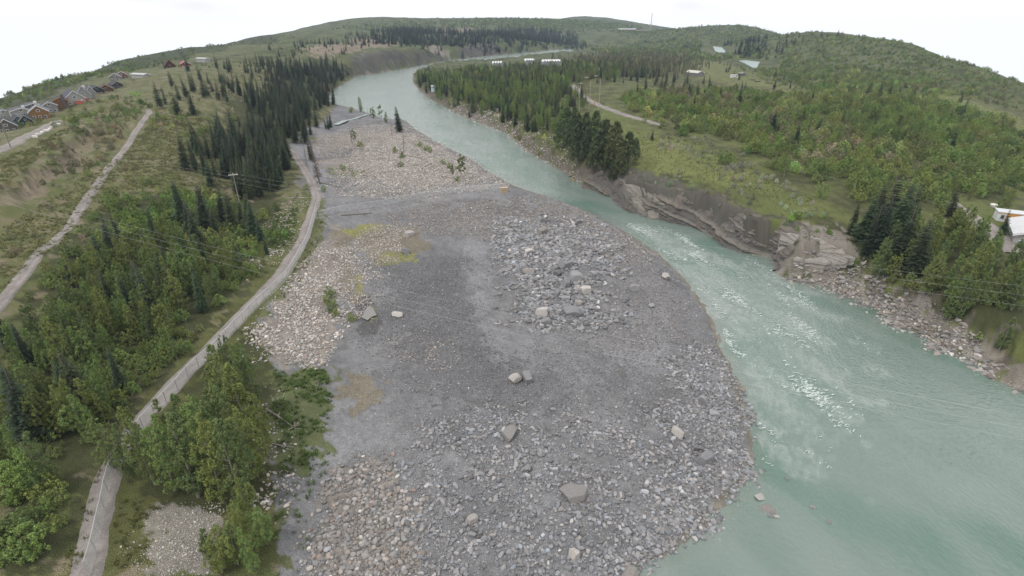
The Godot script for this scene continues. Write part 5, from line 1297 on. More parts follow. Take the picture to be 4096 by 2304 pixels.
	for gi in GRASS.size():
		var g: Array = GRASS[gi]
		var p := points(g[3])
		var bb := box_of(p)
		var list := []
		for k in int(bb.get_area() * g[1]):
			var q := Vector2(rng.randf_range(bb.position.x, bb.end.x), rng.randf_range(bb.position.y, bb.end.y))
			if noise.get_noise_2d(q.x * 16.0, q.y * 16.0) + rng.randf_range(-.3, .3) < -.1 or not Geometry2D.is_point_in_polygon(q, p): continue
			var s: float = g[2] * rng.randf_range(.6, 1.5)
			list.append([Transform3D(Basis.from_euler(Vector3(0, rng.randf() * TAU, 0)).scaled_local(Vector3(s * 1.3, s, s * 1.3)), at(q, -.03)), tint(Color.WHITE, exp(rng.randfn(0, .2)))])
		if list.size():
			tag(scatter({"green": "lush_grass", "olive": "verge_grass", "dry": "dry_grass"}[g[0]], tufts[gi % 2], plant_grass(g[0]), list, self), ["lush weeds among driftwood at the edge of the bar", "bright weeds beside the trail bend", "rough grass left of the trail", "rough grass right of the fence near the bottom", "grass along the trail fence", "sparse weeds on the near gravel", "dry grass on the left hillside", "dry grass on the brow of the left hillside", "meadow grass above the cliff"][gi], "grass", "", "stuff")

func on_path(q: Vector2) -> bool:
	for p: PackedVector2Array in [HILL_PATH, TRAIL, TERRACE_ROAD, HOUSE_ROAD, SHED_ROAD]:
		for k in p.size() - 1:
			if q.distance_to(Geometry2D.get_closest_point_to_segment(q, p[k], p[k + 1])) < 3.2: return true
	return false

func near_pool(q: Vector2) -> bool:
	if q.length() < 500: return false
	for p: PackedVector2Array in [POOL_A, POOL_B]:
		for k in p.size():
			if q.distance_to(Geometry2D.get_closest_point_to_segment(q, p[k], p[(k + 1) % p.size()])) < 26.0: return true
		if Geometry2D.is_point_in_polygon(q, p): return true
	return false

func plant_grass(which: String) -> StandardMaterial3D:
	var key := "grass " + which
	if not mats.has(key): mats[key] = foliage({"green": Color(.125, .185, .055), "olive": Color(.15, .165, .055), "dry": Color(.21, .215, .095)}[which])
	return mats[key]

# ------------------------------------------------------------------ built things
func prism(w: float, d: float, h: float, rise: float, over := 0.0) -> ArrayMesh:
	# a house body: box with gable ends, ridge along z
	var f := Faces.new()
	var a := w / 2
	var b := d / 2
	f.quad(Vector3(-a, 0, -b), Vector3(-a, h, -b), Vector3(-a, h, b), Vector3(-a, 0, b), Color.WHITE, Vector3.LEFT)
	f.quad(Vector3(a, 0, -b), Vector3(a, h, -b), Vector3(a, h, b), Vector3(a, 0, b), Color.WHITE, Vector3.RIGHT)
	for s: float in [-1.0, 1.0]:
		f.quad(Vector3(-a, 0, b * s), Vector3(a, 0, b * s), Vector3(a, h, b * s), Vector3(-a, h, b * s), Color.WHITE, Vector3(0, 0, s))
		f.tri(Vector3(-a, h, b * s), Vector3(a, h, b * s), Vector3(0, h + rise, b * s), Color.WHITE, Vector3(0, 0, s))
	f.quad(Vector3(-a, h, -b), Vector3(0, h + rise, -b), Vector3(0, h + rise, b), Vector3(-a, h, b), Color.WHITE, Vector3(-1, 1, 0))
	f.quad(Vector3(a, h, -b), Vector3(0, h + rise, -b), Vector3(0, h + rise, b), Vector3(a, h, b), Color.WHITE, Vector3(1, 1, 0))
	return f.mesh()

func roof_mesh(w: float, d: float, h: float, rise: float, thick := .22) -> ArrayMesh:
	var f := Faces.new()
	var a := w / 2 + .5
	var b := d / 2 + .5
	var drop := rise * .5 / (w / 2)
	for s: float in [-1.0, 1.0]:
		var e0 := Vector3(a * s, h - drop + .06, -b)
		var e1 := Vector3(a * s, h - drop + .06, b)
		var r0 := Vector3(0, h + rise + .06, -b)
		var r1 := Vector3(0, h + rise + .06, b)
		var up := Vector3(0, thick, 0)
		f.quad(e0 + up, r0 + up, r1 + up, e1 + up, Color.WHITE, Vector3(s, 2, 0))
		f.quad(e0, r0, r1, e1, Color.WHITE, Vector3(-s, -2, 0))
		f.quad(e0, e1, e1 + up, e0 + up, Color.WHITE, Vector3(s, 0, 0))
		f.quad(e0, r0, r0 + up, e0 + up, Color.WHITE, Vector3(0, 0, -1))
		f.quad(e1, r1, r1 + up, e1 + up, Color.WHITE, Vector3(0, 0, 1))
	return f.mesh()

func block(size: Vector3) -> ArrayMesh:
	var key := "block %s" % size
	if not mats.has(key):
		var f := Faces.new()
		f.box(Vector3(-size.x / 2, 0, -size.z / 2), Vector3(size.x / 2, size.y, size.z / 2))
		mats[key] = f.mesh()
	return mats[key]

func window(parent: Node, at_: Vector3, turn: float, w: float, h: float, trim: Color) -> void:
	var t := Transform3D(Basis(Vector3.UP, turn), at_)
	var o := part("window", block(Vector3(w + .3, h + .3, .1)), paint(trim, .6), parent, t)
	part("pane", block(Vector3(w, h, .06)), paint(Color(.05, .06, .07), .08), o, Transform3D(Basis(), Vector3(0, .15, .04)))

func house(p: Vector2, turn: float, w: float, d: float, h: float, rise: float, wall: Color, roof: Color, trim: Color, label: String, extra := "") -> Node3D:
	var base := 1e9
	for q in [Vector2(w, d), Vector2(-w, d), Vector2(w, -d), Vector2(-w, -d)]:
		base = minf(base, at(p + (q / 2).rotated(-turn)).y)
	var t := thing("house", label, "house", Vector3(p.x, base - .3, p.y), turn, "row of houses on the left plateau")
	part("wall", prism(w, d, h + .5, rise), textured(tint(wall, 1.15), leafgrain, .6), t)
	part("roof", roof_mesh(w, d, h + .5, rise), textured(tint(roof, 1.3), grain, .6), t)
	for s: float in [-1.0, 1.0]:
		part("gable_trim", trim_mesh(w, h + .5, rise), paint(trim, .7), t, Transform3D(Basis(), Vector3(0, 0, (d / 2 + .52) * s)))
	for k in 3:
		window(t, Vector3((k - 1) * w * .3, 1.1, d / 2), 0, w * .11, h * .22, trim)
	window(t, Vector3(0, h + .2, d / 2), 0, w * .14, h * .22, trim)
	for k in 3:
		window(t, Vector3(w / 2, 1.2, (k - 1) * d * .3), PI / 2, d * .1, h * .22, trim)
	var door := part("door", block(Vector3(1.0, 2.1, .1)), paint(tint(wall, .4), .5), t, Transform3D(Basis(), Vector3(w * .18, .4, d / 2)))
	part("handle", block(Vector3(.08, .08, .1)), paint(Color(.5, .45, .3), .3, 1.0), door, Transform3D(Basis(), Vector3(.38, 1.0, .06)))
	if extra == "chimney":
		part("chimney", block(Vector3(1.3, h + rise + 2.0, 1.3)), textured(Color(.17, .15, .16), grain, .9), t, Transform3D(Basis(), Vector3(w * .2, 0, d / 2 + .7)))
	elif extra == "stack":
		part("chimney", block(Vector3(1.1, 1.6, 1.1)), paint(Color(.75, .74, .72), .8), t, Transform3D(Basis(), Vector3(w * .18, h + rise * .7, d * .1)))
	elif extra == "balcony":
		part("balcony", block(Vector3(w * .7, .2, 1.6)), paint(Color(.4, .28, .17), .7), t, Transform3D(Basis(), Vector3(0, h * .5, d / 2 + .85)))
	return t

func trim_mesh(w: float, h: float, rise: float) -> ArrayMesh:
	var f := Faces.new()
	var drop := rise * .5 / (w / 2)
	for s: float in [-1.0, 1.0]:
		var e := Vector3((w / 2 + .5) * s, h - drop - .2, 0)
		var r := Vector3(0, h + rise - .2, 0)
		var up := Vector3(0, .42, 0)
		for z: float in [-.04, .04]:
			var q := Vector3(0, 0, z)
			f.quad(e + q, r + q, r + q + up, e + q + up, Color.WHITE, Vector3(0, 0, z))
		f.quad(e - Vector3(0, 0, .04), e + Vector3(0, 0, .04), r + Vector3(0, 0, .04), r - Vector3(0, 0, .04), Color.WHITE, Vector3.DOWN)
	return f.mesh()

func pole(p: Vector2, tall: float, called: String, label: String, arms: int, col: Color, group: String, turn := 0.0) -> Node3D:
	var t := thing(called, label, "pole", at(p, -.3), turn, group)
	var f := Faces.new()
	f.tube(Vector3.ZERO, Vector3(0, tall, 0), .17, .11, 8)
	part("post", f.mesh(), paint(col, .9), t)
	for k in arms:
		var a := part("cross_arm", block(Vector3(2.6, .16, .16)), paint(Color(.62, .6, .56), .8), t, Transform3D(Basis(), Vector3(0, tall - .7 - k * 1.4, .18)))
		for s: float in [-1.1, 0.0, 1.1]:
			var g := Faces.new()
			g.tube(Vector3.ZERO, Vector3(0, .3, 0), .07, .04, 6)
			part("insulator", g.mesh(), paint(Color(.6, .62, .62), .2), a, Transform3D(Basis(), Vector3(s, .16, 0)))
	return t

func fence(line: PackedVector2Array, label: String, tall: float) -> void:
	var p := along(line, 3.0)
	var t := thing("chain_link_fence", label, "fence", at(p[0]))
	var o := t.position
	var post := Faces.new()
	post.tube(Vector3(0, -.3, 0), Vector3(0, tall + .05, 0), .05, .05, 6)
	var postm := post.mesh()
	var rail := Faces.new()
	rail.tube(Vector3.ZERO, Vector3.RIGHT, .045, .045, 6)
	var railm := rail.mesh()
	var net := Faces.new()
	var n := 13
	for k in range(-n, n):
		for s in 2:
			var a := Vector2(float(k) / n, 0)
			var b := Vector2(float(k + n) / n, 1)
			if a.x < 0: a = Vector2(0, -a.x)
			if b.x > 1: b = Vector2(1, 1 - float(k) / n)
			if s:
				a.x = 1 - a.x
				b.x = 1 - b.x
			net.tube(Vector3(a.x, a.y, 0), Vector3(b.x, b.y, 0), .004, .004, 3, Color.WHITE, false)
	var netm := net.mesh()
	var steel := paint(Color(.55, .56, .57), .45, .6)
	var zinc := paint(Color(.55, .57, .57), .6)
	for k in p.size():
		var a := at(p[k]) - o
		part("post", postm, steel, t, Transform3D(Basis(), a))
		if k + 1 < p.size():
			var b := at(p[k + 1]) - o
			var d := b - a
			var side := d.cross(Vector3.UP).normalized()
			part("top_rail", railm, steel, t, Transform3D(Basis(d, Vector3.UP, side), a + Vector3(0, tall, 0)))
			part("wire_mesh", netm, zinc, t, Transform3D(Basis(d, Vector3(0, tall - .08, 0), side), a + Vector3(0, .04, 0)))

func log_thing(e: Array, k: int) -> void:
	var a := at(Vector2(e[0], e[1]))
	var b := at(Vector2(e[2], e[3]))
	var long := a.distance_to(b)
	var r := clampf(long * .028, .07, .2)
	var t := thing("driftwood_log", LOG_LABELS[k], "log", (a + b) / 2 + Vector3(0, r * .8, 0), 0, "driftwood logs")
	var d := (b - a) / 2
	var f := Faces.new()
	var bend := Vector3(rng.randfn(), 0, rng.randfn()) * long * .03
	var last := -d
	for s in 5:
		var u := (s + 1) / 5.0
		var q := (-d).lerp(d, u) + bend * sin(PI * u)
		f.tube(last, q, r * (1 - .1 * s), r * (1 - .1 * (s + 1)), 7)
		last = q
	part("stem", f.mesh(), textured([Color(.4, .36, .32), Color(.5, .46, .41), Color(.3, .265, .235)][k % 3], leafgrain, 1.4), t)
	for s in 3:
		var g := Faces.new()
		var q := (-d).lerp(d, rng.randf_range(.25, .85))
		g.tube(q, q + Vector3(rng.randfn() * .7, rng.randf_range(.3, .8), rng.randfn() * .7) * minf(1.0, long * .14), r * .4, r * .12, 5)
		part("branch_stub", g.mesh(), paint(Color(.4, .36, .32), .95), t)
	if k == 1:
		for s in 9:
			var g := Faces.new()
			var v := Vector3(rng.randfn(), rng.randfn() * .7 + .3, rng.randfn()).normalized()
			g.tube(d, d + v * .9, .09, .02, 5)
			part("root", g.mesh(), paint(Color(.33, .29, .25), .95), t)

const LOG_LABELS := ["pale short log lying in the weeds, uppermost by the trees", "long grey log with a root wad in the weeds", "short crooked log just below the root wad", "white log at the top corner of the weed patch", "pale log at the edge of the poplars below the root wad", "lowest pale log at the foot of the weed patch",
	"long straight log lying along the cross fence", "bleached log in the driftwood heap, nearest the bright weeds", "bleached log at the top of the driftwood heap by the trail", "bleached log at the left of the driftwood heap", "bleached log pointing at the trail bend", "bleached log across the middle of the driftwood heap", "lowest bleached log of the driftwood heap by the trail",
	"long bare trunk lying on the rubble of the right bank", "thin bare trunk leaning beside the pale slanting ledge", "log on the shore under the right bank trees", "log on the rocky point of the right bank", "bent grey log below the lone spruce", "grey log left of the small shrubs on the upper bar", "grey log above the poplar at the waterline", "grey log just left of the poplar at the waterline", "dark fallen trunk beside the rust-brown dead tree", "grey log between the lone spruce and the river", "branchy grey log above the cross fence",
	"short white log standing out on the gravel near the rapids", "thin stick on the gravel right of the boulder pair", "yellow split log among the near brown cobbles", "short stick among the near brown cobbles", "thin pale stick lying on the near gravel"]

func slab(pts: PackedVector3Array, deep: float, called: String, label: String, col: Color) -> void:
	var f := Faces.new()
	var c := Vector3.ZERO
	for p in pts: c += p / pts.size()
	var n := (pts[1] - pts[0]).cross(pts[3] - pts[0]).normalized()
	if n.y < 0: n = -n
	var rim := PackedVector3Array()
	for k in pts.size():
		var a := pts[k]
		var b := pts[(k + 1) % pts.size()]
		for s in 9:
			var q := a.lerp(b, s / 9.0)
			rim.append(q - c + Vector3(rng.randfn(), rng.randfn() * .4, rng.randfn()) * .22)
	var rings := 12
	var grid := []
	for r in rings + 1:
		var ring := PackedVector3Array()
		for q in rim:
			var p := q * (float(r) / rings)
			if r > 0: p += n * (.22 * noise.get_noise_3dv((p + c) * 22) + (.2 if fposmod(p.dot(Vector3(.5, .1, .75)) + .6 * noise.get_noise_3dv((p + c) * 14), 2.1) < .9 else 0.0)) - n * (.2 if r == rings else 0.0)
			ring.append(p)
		grid.append(ring)
	var m := rim.size()
	for r in rings:
		for k in m:
			var e := (k + 1) % m
			var tone := tint(Color.WHITE, 1 + .25 * rough.get_noise_3dv((grid[r + 1][k] + c) * 30))
			f.quad(grid[r][k], grid[r + 1][k], grid[r + 1][e], grid[r][e], tone, n)
	for k in m:
		var e := (k + 1) % m
		for s in 3:
			var a: Vector3 = grid[rings][k] - Vector3(0, deep * s / 3.0, 0) + grid[rings][k].normalized() * (.18 * (s % 2))
			var b: Vector3 = grid[rings][e] - Vector3(0, deep * s / 3.0, 0) + grid[rings][e].normalized() * (.18 * (s % 2))
			var a2: Vector3 = grid[rings][k] - Vector3(0, deep * (s + 1) / 3.0, 0) + grid[rings][k].normalized() * (.18 * ((s + 1) % 2))
			var b2: Vector3 = grid[rings][e] - Vector3(0, deep * (s + 1) / 3.0, 0) + grid[rings][e].normalized() * (.18 * ((s + 1) % 2))
			f.quad(a, b, b2, a2, tint(Color.WHITE, .9 if s % 2 else 1.1), grid[rings][k])
	var o := part(called, f.mesh(), textured(tint(col, 1.25), grain, .35, true), self)
	o.position = c
	tag(o, label, "rock ledge", "rock ledges of the right bank")

func cliff() -> void:
	var p := along(CLIFF_FOOT, .45)
	var up := 40
	var v := PackedVector3Array()
	var c := PackedColorArray()
	var idx := PackedInt32Array()
	for k in p.size():
		var d := (p[mini(k + 2, p.size() - 1)] - p[maxi(k - 2, 0)]).normalized().orthogonal()
		if ground(p[k].x + d.x * 4, p[k].y + d.y * 4) < ground(p[k].x - d.x * 4, p[k].y - d.y * 4): d = -d
		var top := at(p[k] + d * 7.0).y + .15
		for m in up + 1:
			var u := float(m) / up
			var y := lerpf(-.9, top, u)
			var q := p[k] + d * (-1.1 + 6.6 * pow(u, 1.7))
			# beds of shale dip towards the left; harder beds stand out as ledges
			var bed := y + .22 * q.x + .05 * q.y
			var hard := smoothstep(.1, .3, rough.get_noise_1d(bed * 62.0))
			var gully := noise.get_noise_2d(q.x * 13.0, q.y * 13.0)
			q -= d * (.65 * hard * (1 - u * .5) + 2.0 * gully * (1 - absf(u - .5)) + .5 * rough.get_noise_3d(q.x * 30, y * 30, q.y * 30)) * minf(1, u * 6) * minf(1, (1 - u) * 5)
			v.append(Vector3(q.x, y, q.y))
			var col: Color = COLOURS.shale.lerp(Color(.27, .245, .21), hard * .55).lerp(Color(.2, .165, .13), clampf(gully, 0, .5))
			if u > .86: col = col.lerp(COLOURS.forest, clampf(.4 + noise.get_noise_2d(q.x * 40, q.y * 40) * 2, 0, .8))
			c.append(tint(col, 1 + .3 * rough.get_noise_3d(q.x * 50, y * 50, q.y * 50)))
			if k and m:
				var e := v.size() - 1
				idx.append_array([e, e - 1, e - up - 1, e - 1, e - up - 2, e - up - 1])
	var st := SurfaceTool.new()
	st.create_from(arrays_mesh(v, PackedVector3Array(), c, idx), 0)
	st.generate_normals()
	var arr := st.commit_to_arrays()
	var nn: PackedVector3Array = arr[Mesh.ARRAY_NORMAL]
	var s := 0.0
	for q in nn: s += q.y
	if s < 0:
		for k in nn.size(): nn[k] = -nn[k]
		arr[Mesh.ARRAY_NORMAL] = nn
	var m := ArrayMesh.new()
	m.add_surface_from_arrays(Mesh.PRIMITIVE_TRIANGLES, arr)
	tag(part("river_cliff", m, mats.gravel, self), "grey shale cliff undercut by the river on the right bank", "", "", "structure")

func sheet(p: PackedVector2Array, y: float, called: String, label: String, m: Material) -> void:
	var f := Faces.new()
	var t := Geometry2D.triangulate_polygon(p)
	for k in range(0, t.size(), 3):
		f.tri(Vector3(p[t[k]].x, y, p[t[k]].y), Vector3(p[t[k + 1]].x, y, p[t[k + 1]].y), Vector3(p[t[k + 2]].x, y, p[t[k + 2]].y), Color.WHITE, Vector3.UP)
	tag(part(called, f.mesh(), m, self), label, "", "", "structure")

func paddler(p: Vector2, turn: float, hull: Color, vest: Color, which: String, raft := false) -> void:
	var long := 2.7
	if not raft:
		var k := thing("kayak", "%s kayak %s" % [which, "on the river"], "kayak", Vector3(p.x, .02, p.y), turn, "kayaks on the river")
		var f := Faces.new()
		var rows := 14
		var ring := 10
		var g := []
		for r in rows + 1:
			var u := float(r) / rows
			var w := .34 * pow(sin(PI * clampf(u, .02, .98)), .65)
			var row := PackedVector3Array()
			for s in ring:
				var a := TAU * s / ring
				row.append(Vector3(cos(a) * w, .16 + sin(a) * (.2 if sin(a) < 0 else .13) * pow(sin(PI * clampf(u, .02, .98)), .4) + .22 * pow(absf(u - .5) * 2, 3), (u - .5) * long))
			g.append(row)
		for r in rows:
			for s in ring:
				var e := (s + 1) % ring
				f.quad(g[r][s], g[r + 1][s], g[r + 1][e], g[r][e], Color.WHITE, (g[r][s] + g[r][e]) * Vector3(1, 1, 0) - Vector3(0, .3, 0))
		part("hull", f.mesh(), paint(hull, .35), k)
		var rim := Faces.new()
		for s in 12:
			var a := TAU * s / 12
			var b := TAU * (s + 1) / 12
			rim.tube(Vector3(cos(a) * .25, .3, sin(a) * .4 - .05), Vector3(cos(b) * .25, .3, sin(b) * .4 - .05), .03, .03, 5)
		part("cockpit_rim", rim.mesh(), paint(Color(.02, .02, .02), .6), k)
	var o := thing("person", "paddler in a %s vest in the kayak: %s" % ["dark" if vest.get_luminance() < .1 else "bright", which] if not raft else "paddler in a %s vest, %s raft" % ["dark" if vest.get_luminance() < .1 else "bright", which], "person", Vector3(p.x, .2 if not raft else .45, p.y), turn, "paddlers on the river")
	var b := Faces.new()
	var prof := [[0, .17], [.12, .19], [.3, .2], [.45, .22], [.55, .17], [.6, .07], [.66, .06], [.70, .085], [.78, .11], [.86, .105], [.93, .06], [.95, .0]]
	for r in prof.size() - 1:
		var y0: float = prof[r][0]
		var y1: float = prof[r + 1][0]
		var col := vest if y0 < .55 else Color(.42, .27, .2) if y0 < .78 else vest.lerp(Color(.8, .8, .8), .5)
		for s in 10:
			var a := TAU * s / 10
			var e := TAU * (s + 1) / 10
			var r0: float = prof[r][1]
			var r1: float = prof[r + 1][1]
			b.quad(Vector3(cos(a) * r0, y0, sin(a) * r0 * .75), Vector3(cos(a) * r1, y1, sin(a) * r1 * .75), Vector3(cos(e) * r1, y1, sin(e) * r1 * .75), Vector3(cos(e) * r0, y0, sin(e) * r0 * .75), col, Vector3(cos(a), .1, sin(a)))
	for s: float in [-1.0, 1.0]:
		b.tube(Vector3(.2 * s, .5, 0), Vector3(.33 * s, .27, -.16), .06, .05, 7, vest)
		b.tube(Vector3(.33 * s, .27, -.16), Vector3(.3 * s, .3, -.42), .05, .035, 7, vest)
		for q in 4:
			b.tube(Vector3(.3 * s + .02 * (q - 1.5), .3, -.42), Vector3(.3 * s + .02 * (q - 1.5), .26, -.47), .011, .009, 4, Color(.42, .27, .2))
		b.tube(Vector3(.3 * s - .03 * s, .3, -.41), Vector3(.3 * s - .05 * s, .33, -.46), .011, .009, 4, Color(.42, .27, .2))
		b.tube(Vector3(.11 * s, .05, 0), Vector3(.13 * s, .12, -.5), .09, .06, 7, Color(.05, .05, .06))
	var bm := StandardMaterial3D.new()
	bm.vertex_color_use_as_albedo = true
	bm.roughness = .7
	part("body", b.mesh(), bm, o)
	var pad := thing("paddle", "double-bladed paddle held above the " + which + (" raft" if raft else " kayak"), "paddle", o.position + Vector3(0, .29, 0) + Vector3(0, 0, -.45).rotated(Vector3.UP, turn), turn + .25, "paddles")
	var sh := Faces.new()
	sh.tube(Vector3(-.9, -.1, 0), Vector3(.9, .12, 0), .017, .017, 6)
	part("shaft", sh.mesh(), paint(Color(.1, .1, .1), .4), pad)
	for s: float in [-1.0, 1.0]:
		part("blade", block(Vector3(.42, .03, .17)), paint(Color(.5, .5, .45), .4), pad, Transform3D(Basis(Vector3(1, 0, 0), .5), Vector3(1.05 * s, .11 * s, 0)))

func build_things() -> void:
	cliff()
	slab(SLAB_TOP, 1.5, "rock_ledge", "broad pale slanting rock ledge above the river bend", Color(.33, .305, .275))
	slab(SLAB_SHELF, 1.4, "rock_ledge", "low dark rock shelf at the water below the pale ledge", Color(.24, .225, .215))
	slab(SLAB_WEDGE, 3.0, "rock_ledge", "layered tan rock wedge jutting from the cliff into the river", Color(.25, .23, .205))
	slab(SLAB_AWASH, .8, "rock_ledge", "thin flat rock awash at the foot of the tan wedge", Color(.38, .35, .31))
	fence(FENCE, "tall chain-link fence with white top rail along the gravel trail", 2.3)
	fence(CROSS_FENCE, "chain-link fence running across the gravel bar to the water", 1.9)
	for k in LOGS.size(): log_thing(LOGS[k], k)
	# crate-like board at the water end of the cross fence
	var cr := thing("wooden_crate", "plain tan wooden crate at the river end of the cross fence", "crate", at(CRATE[0], -.05), .3)
	for k in 5:
		part("plank", block(Vector3(2.5, .3, .06)), paint(Color(.42, .33, .22), .9), cr, Transform3D(Basis(), Vector3(0, .05 + k * .33, .6)))
		part("plank", block(Vector3(2.5, .3, .06)), paint(Color(.38, .3, .2), .9), cr, Transform3D(Basis(), Vector3(0, .05 + k * .33, -.6)))
	for s: float in [-1.0, 1.0]:
		part("side_panel", block(Vector3(.06, 1.66, 1.14)), paint(Color(.4, .31, .21), .9), cr, Transform3D(Basis(), Vector3(1.22 * s, .05, 0)))
	part("lid", block(Vector3(2.6, .07, 1.34)), paint(Color(.45, .36, .25), .9), cr, Transform3D(Basis(), Vector3(0, 1.72, 0)))
	# water standing off the river
	var still := paint(Color(.2, .27, .24), .35)
	sheet(POOL_A, pool_levels[0], "pool", "bright pool on the far plain", still)
	sheet(POOL_B, pool_levels[1], "pool", "farther bright pool beside the dark wood", still)
	sheet(SIDE_CHANNEL, box_level(SIDE_CHANNEL), "side_channel", "thin pale side channel at the head of the gravel bar", still)
	sheet(PUDDLE, box_level(PUDDLE), "puddle", "grey puddle in the wet hollow of the bar", paint(Color(.17, .165, .15), .12))
	# houses
	var dark := Color(.07, .07, .085)
	var white := Color(.68, .68, .68)
	var grey := Color(.36, .37, .38)
	var orange := Color(.50, .28, .12)
	var H := [
		[10.5, 11, 5, 4.5, Color(.24, .22, .2), dark, white, "dark-roofed house with white rafters, nearest at the left edge", ""],
		[7, 9, 4.5, 3, Color(.23, .29, .3), dark, grey, "teal-grey gabled house beside the dark-roofed one", ""],
		[7, 7, 4, 3.5, Color(.1, .115, .1), Color(.06, .065, .065), grey, "small dark green gabled cabin in front of the teal house", ""],
		[13, 9, 5, 2, white, Color(.13, .13, .15), white, "white low-roofed house behind the teal house", "stack"],
		[11, 8, 5, 2, white, Color(.12, .12, .13), white, "white house at the left edge behind the others", ""],
		[11, 10, 6, 4.2, orange, Color(.24, .25, .27), white, "orange gabled house with white lower windows", ""],
		[12, 8, 5.5, 1.8, grey, Color(.13, .13, .16), white, "grey house with a white chimney behind the orange one", "stack"],
		[9, 9, 6, 2.6, Color(.52, .53, .52), Color(.1, .1, .11), white, "pale grey gabled house right of the orange one", ""],
		[9, 9, 7, 2, Color(.44, .22, .09), dark, orange, "orange timber house with a dark stone chimney", "chimney"],
		[13, 13, 6, 5.5, white, Color(.1, .1, .125), white, "large white house with a many-windowed gable", ""],
		[9, 11, 6, 6.5, Color(.6, .6, .6), Color(.1, .1, .12), white, "white house with the steepest gable", "stack"],
		[6, 8, 5, 5, Color(.58, .58, .58), Color(.1, .1, .12), white, "small white gabled turret house", ""],
		[10, 13, 6, 3, Color(.06, .08, .075), dark, Color(.25, .25, .25), "blackish green house with dark roof", "balcony"],
		[12, 15, 5, 4, Color(.2, .14, .11), Color(.09, .085, .1), orange, "long brown-roofed house with an orange gable", "balcony"],
		[9, 13, 4, 3, Color(.09, .085, .08), Color(.08, .075, .085), Color(.2, .2, .2), "dark shed at the right end of the row of houses", ""]]
	for k in H.size():
		var e: Array = H[k]
		house(HOUSES[k], .75 + .12 * sin(k * 2.3), e[0] * .66, e[1] * .66, e[2] * .62, e[3] * .62, e[4], e[5], e[6], e[7], e[8])
	house(FAR_BUILDINGS[0], .5, 7, 8, 2.8, 2, Color(.4, .37, .36), Color(.16, .13, .13), white, "far grey farmhouse on the plain behind the houses")
	house(FAR_BUILDINGS[1], .5, 7, 8, 2.8, 2, Color(.38, .17, .14), Color(.17, .1, .09), white, "far red farmhouse on the plain behind the houses")
	house(FAR_BUILDINGS[2], 1.2, 5, 13, 2.6, .6, white, Color(.55, .55, .56), white, "long white shed on the plain behind the plateau edge")
	house(FAR_BUILDINGS[3], .6, 9, 12, 3, 5, Color(.13, .075, .055), Color(.05, .035, .035), orange, "dark brown steep-roofed barn on the plateau")
	house(FAR_BUILDINGS[4], .6, 7, 12, 3, 1.6, Color(.42, .11, .09), Color(.36, .1, .09), white, "red building right of the brown barn")
	house(FAR_BUILDINGS[5], 1.1, 6, 15, 3.6, .8, white, Color(.55, .54, .52), white, "long white building right of the red one")
	for k in 2:
		var q := HOUSES[10].lerp(HOUSES[9], .1 + .5 * k) * .975
		var c := thing("site_container", "orange-red container in front of the white houses, %s one" % ["right", "left"][k], "container", at(q, -.1), .8, "containers by the houses")
		part("shell", block(Vector3(3.6, 1.5, 1.8)), paint(Color(.42, .1, .05), .6), c)
		part("door", block(Vector3(.06, 1.3, 1.5)), paint(Color(.33, .08, .04), .6), c, Transform3D(Basis(), Vector3(1.83, .1, 0)))
	var tank := thing("storage_tank", "white domed tank between the orange-red containers", "tank", at(HOUSES[10].lerp(HOUSES[9], .35) * .97))
	var dome := SphereMesh.new()
	dome.radius = 1.0
	dome.height = 2.0
	part("dome", dome, paint(white, .4), tank, Transform3D(Basis(), Vector3(0, 1.3, 0)))
	var skirt := Faces.new()
	skirt.tube(Vector3.ZERO, Vector3(0, 1.3, 0), .98, 1.0, 16)
	part("skirt", skirt.mesh(), paint(white, .5), tank)
	var wr := stone_mesh(0, 2)
	for k in WHITE_ROCKS.size():
		var o := part("white_rock", wr, paint(Color(.62, .6, .57), .9), self, Transform3D(Basis.from_euler(Vector3(0, k * 1.3, 0)).scaled_local(Vector3(1.15, .9, 1.0) * (1 + .15 * sin(k * 3.0))), at(WHITE_ROCKS[k], .3)))
		tag(o, ["first", "second", "third", "fourth", "fifth", "sixth", "seventh", "eighth"][k] + " white rock from the left in the row edging the house road", "rock", "white rocks edging the house road")
	pole(LEFT_POLES[0], 10, "utility_pole", "wooden utility pole in front of the nearest dark-roofed house", 1, Color(.2, .16, .13), "utility poles on the left")
	pole(LEFT_POLES[1], 7, "utility_pole", "short wooden pole beside the house road", 0, Color(.2, .16, .13), "utility poles on the left")
	pole(LEFT_POLES[2], 8, "utility_pole", "wooden pole at the left edge by the house road", 0, Color(.2, .16, .13), "utility poles on the left")
	for k in 3: pole(LEFT_POLES[3 + k], 13, "utility_pole", ["left", "middle", "right"][k] + " of three far utility poles on the left plateau", 1, Color(.3, .26, .22), "utility poles on the left")
	pole(SLOPE_POLE[0], 11, "utility_pole", "utility pole with insulators rising from the spruces by the trail", 1, Color(.25, .22, .2), "utility poles on the left", .4)
	for k in 5:
		pole(POWER_POLES[k], [16.5, 18.5, 16.0, 18.0, 18.5][k], "power_pole", ["leftmost", "second from left", "middle", "second from right", "rightmost"][k] + " of the five tall power poles on the right terrace", 1 if k in [0, 1, 3] else 0, [Color(.33, .27, .2), Color(.3, .17, .1), Color(.36, .3, .24), Color(.3, .17, .1), Color(.36, .32, .26)][k], "tall power poles on the right terrace", .3)
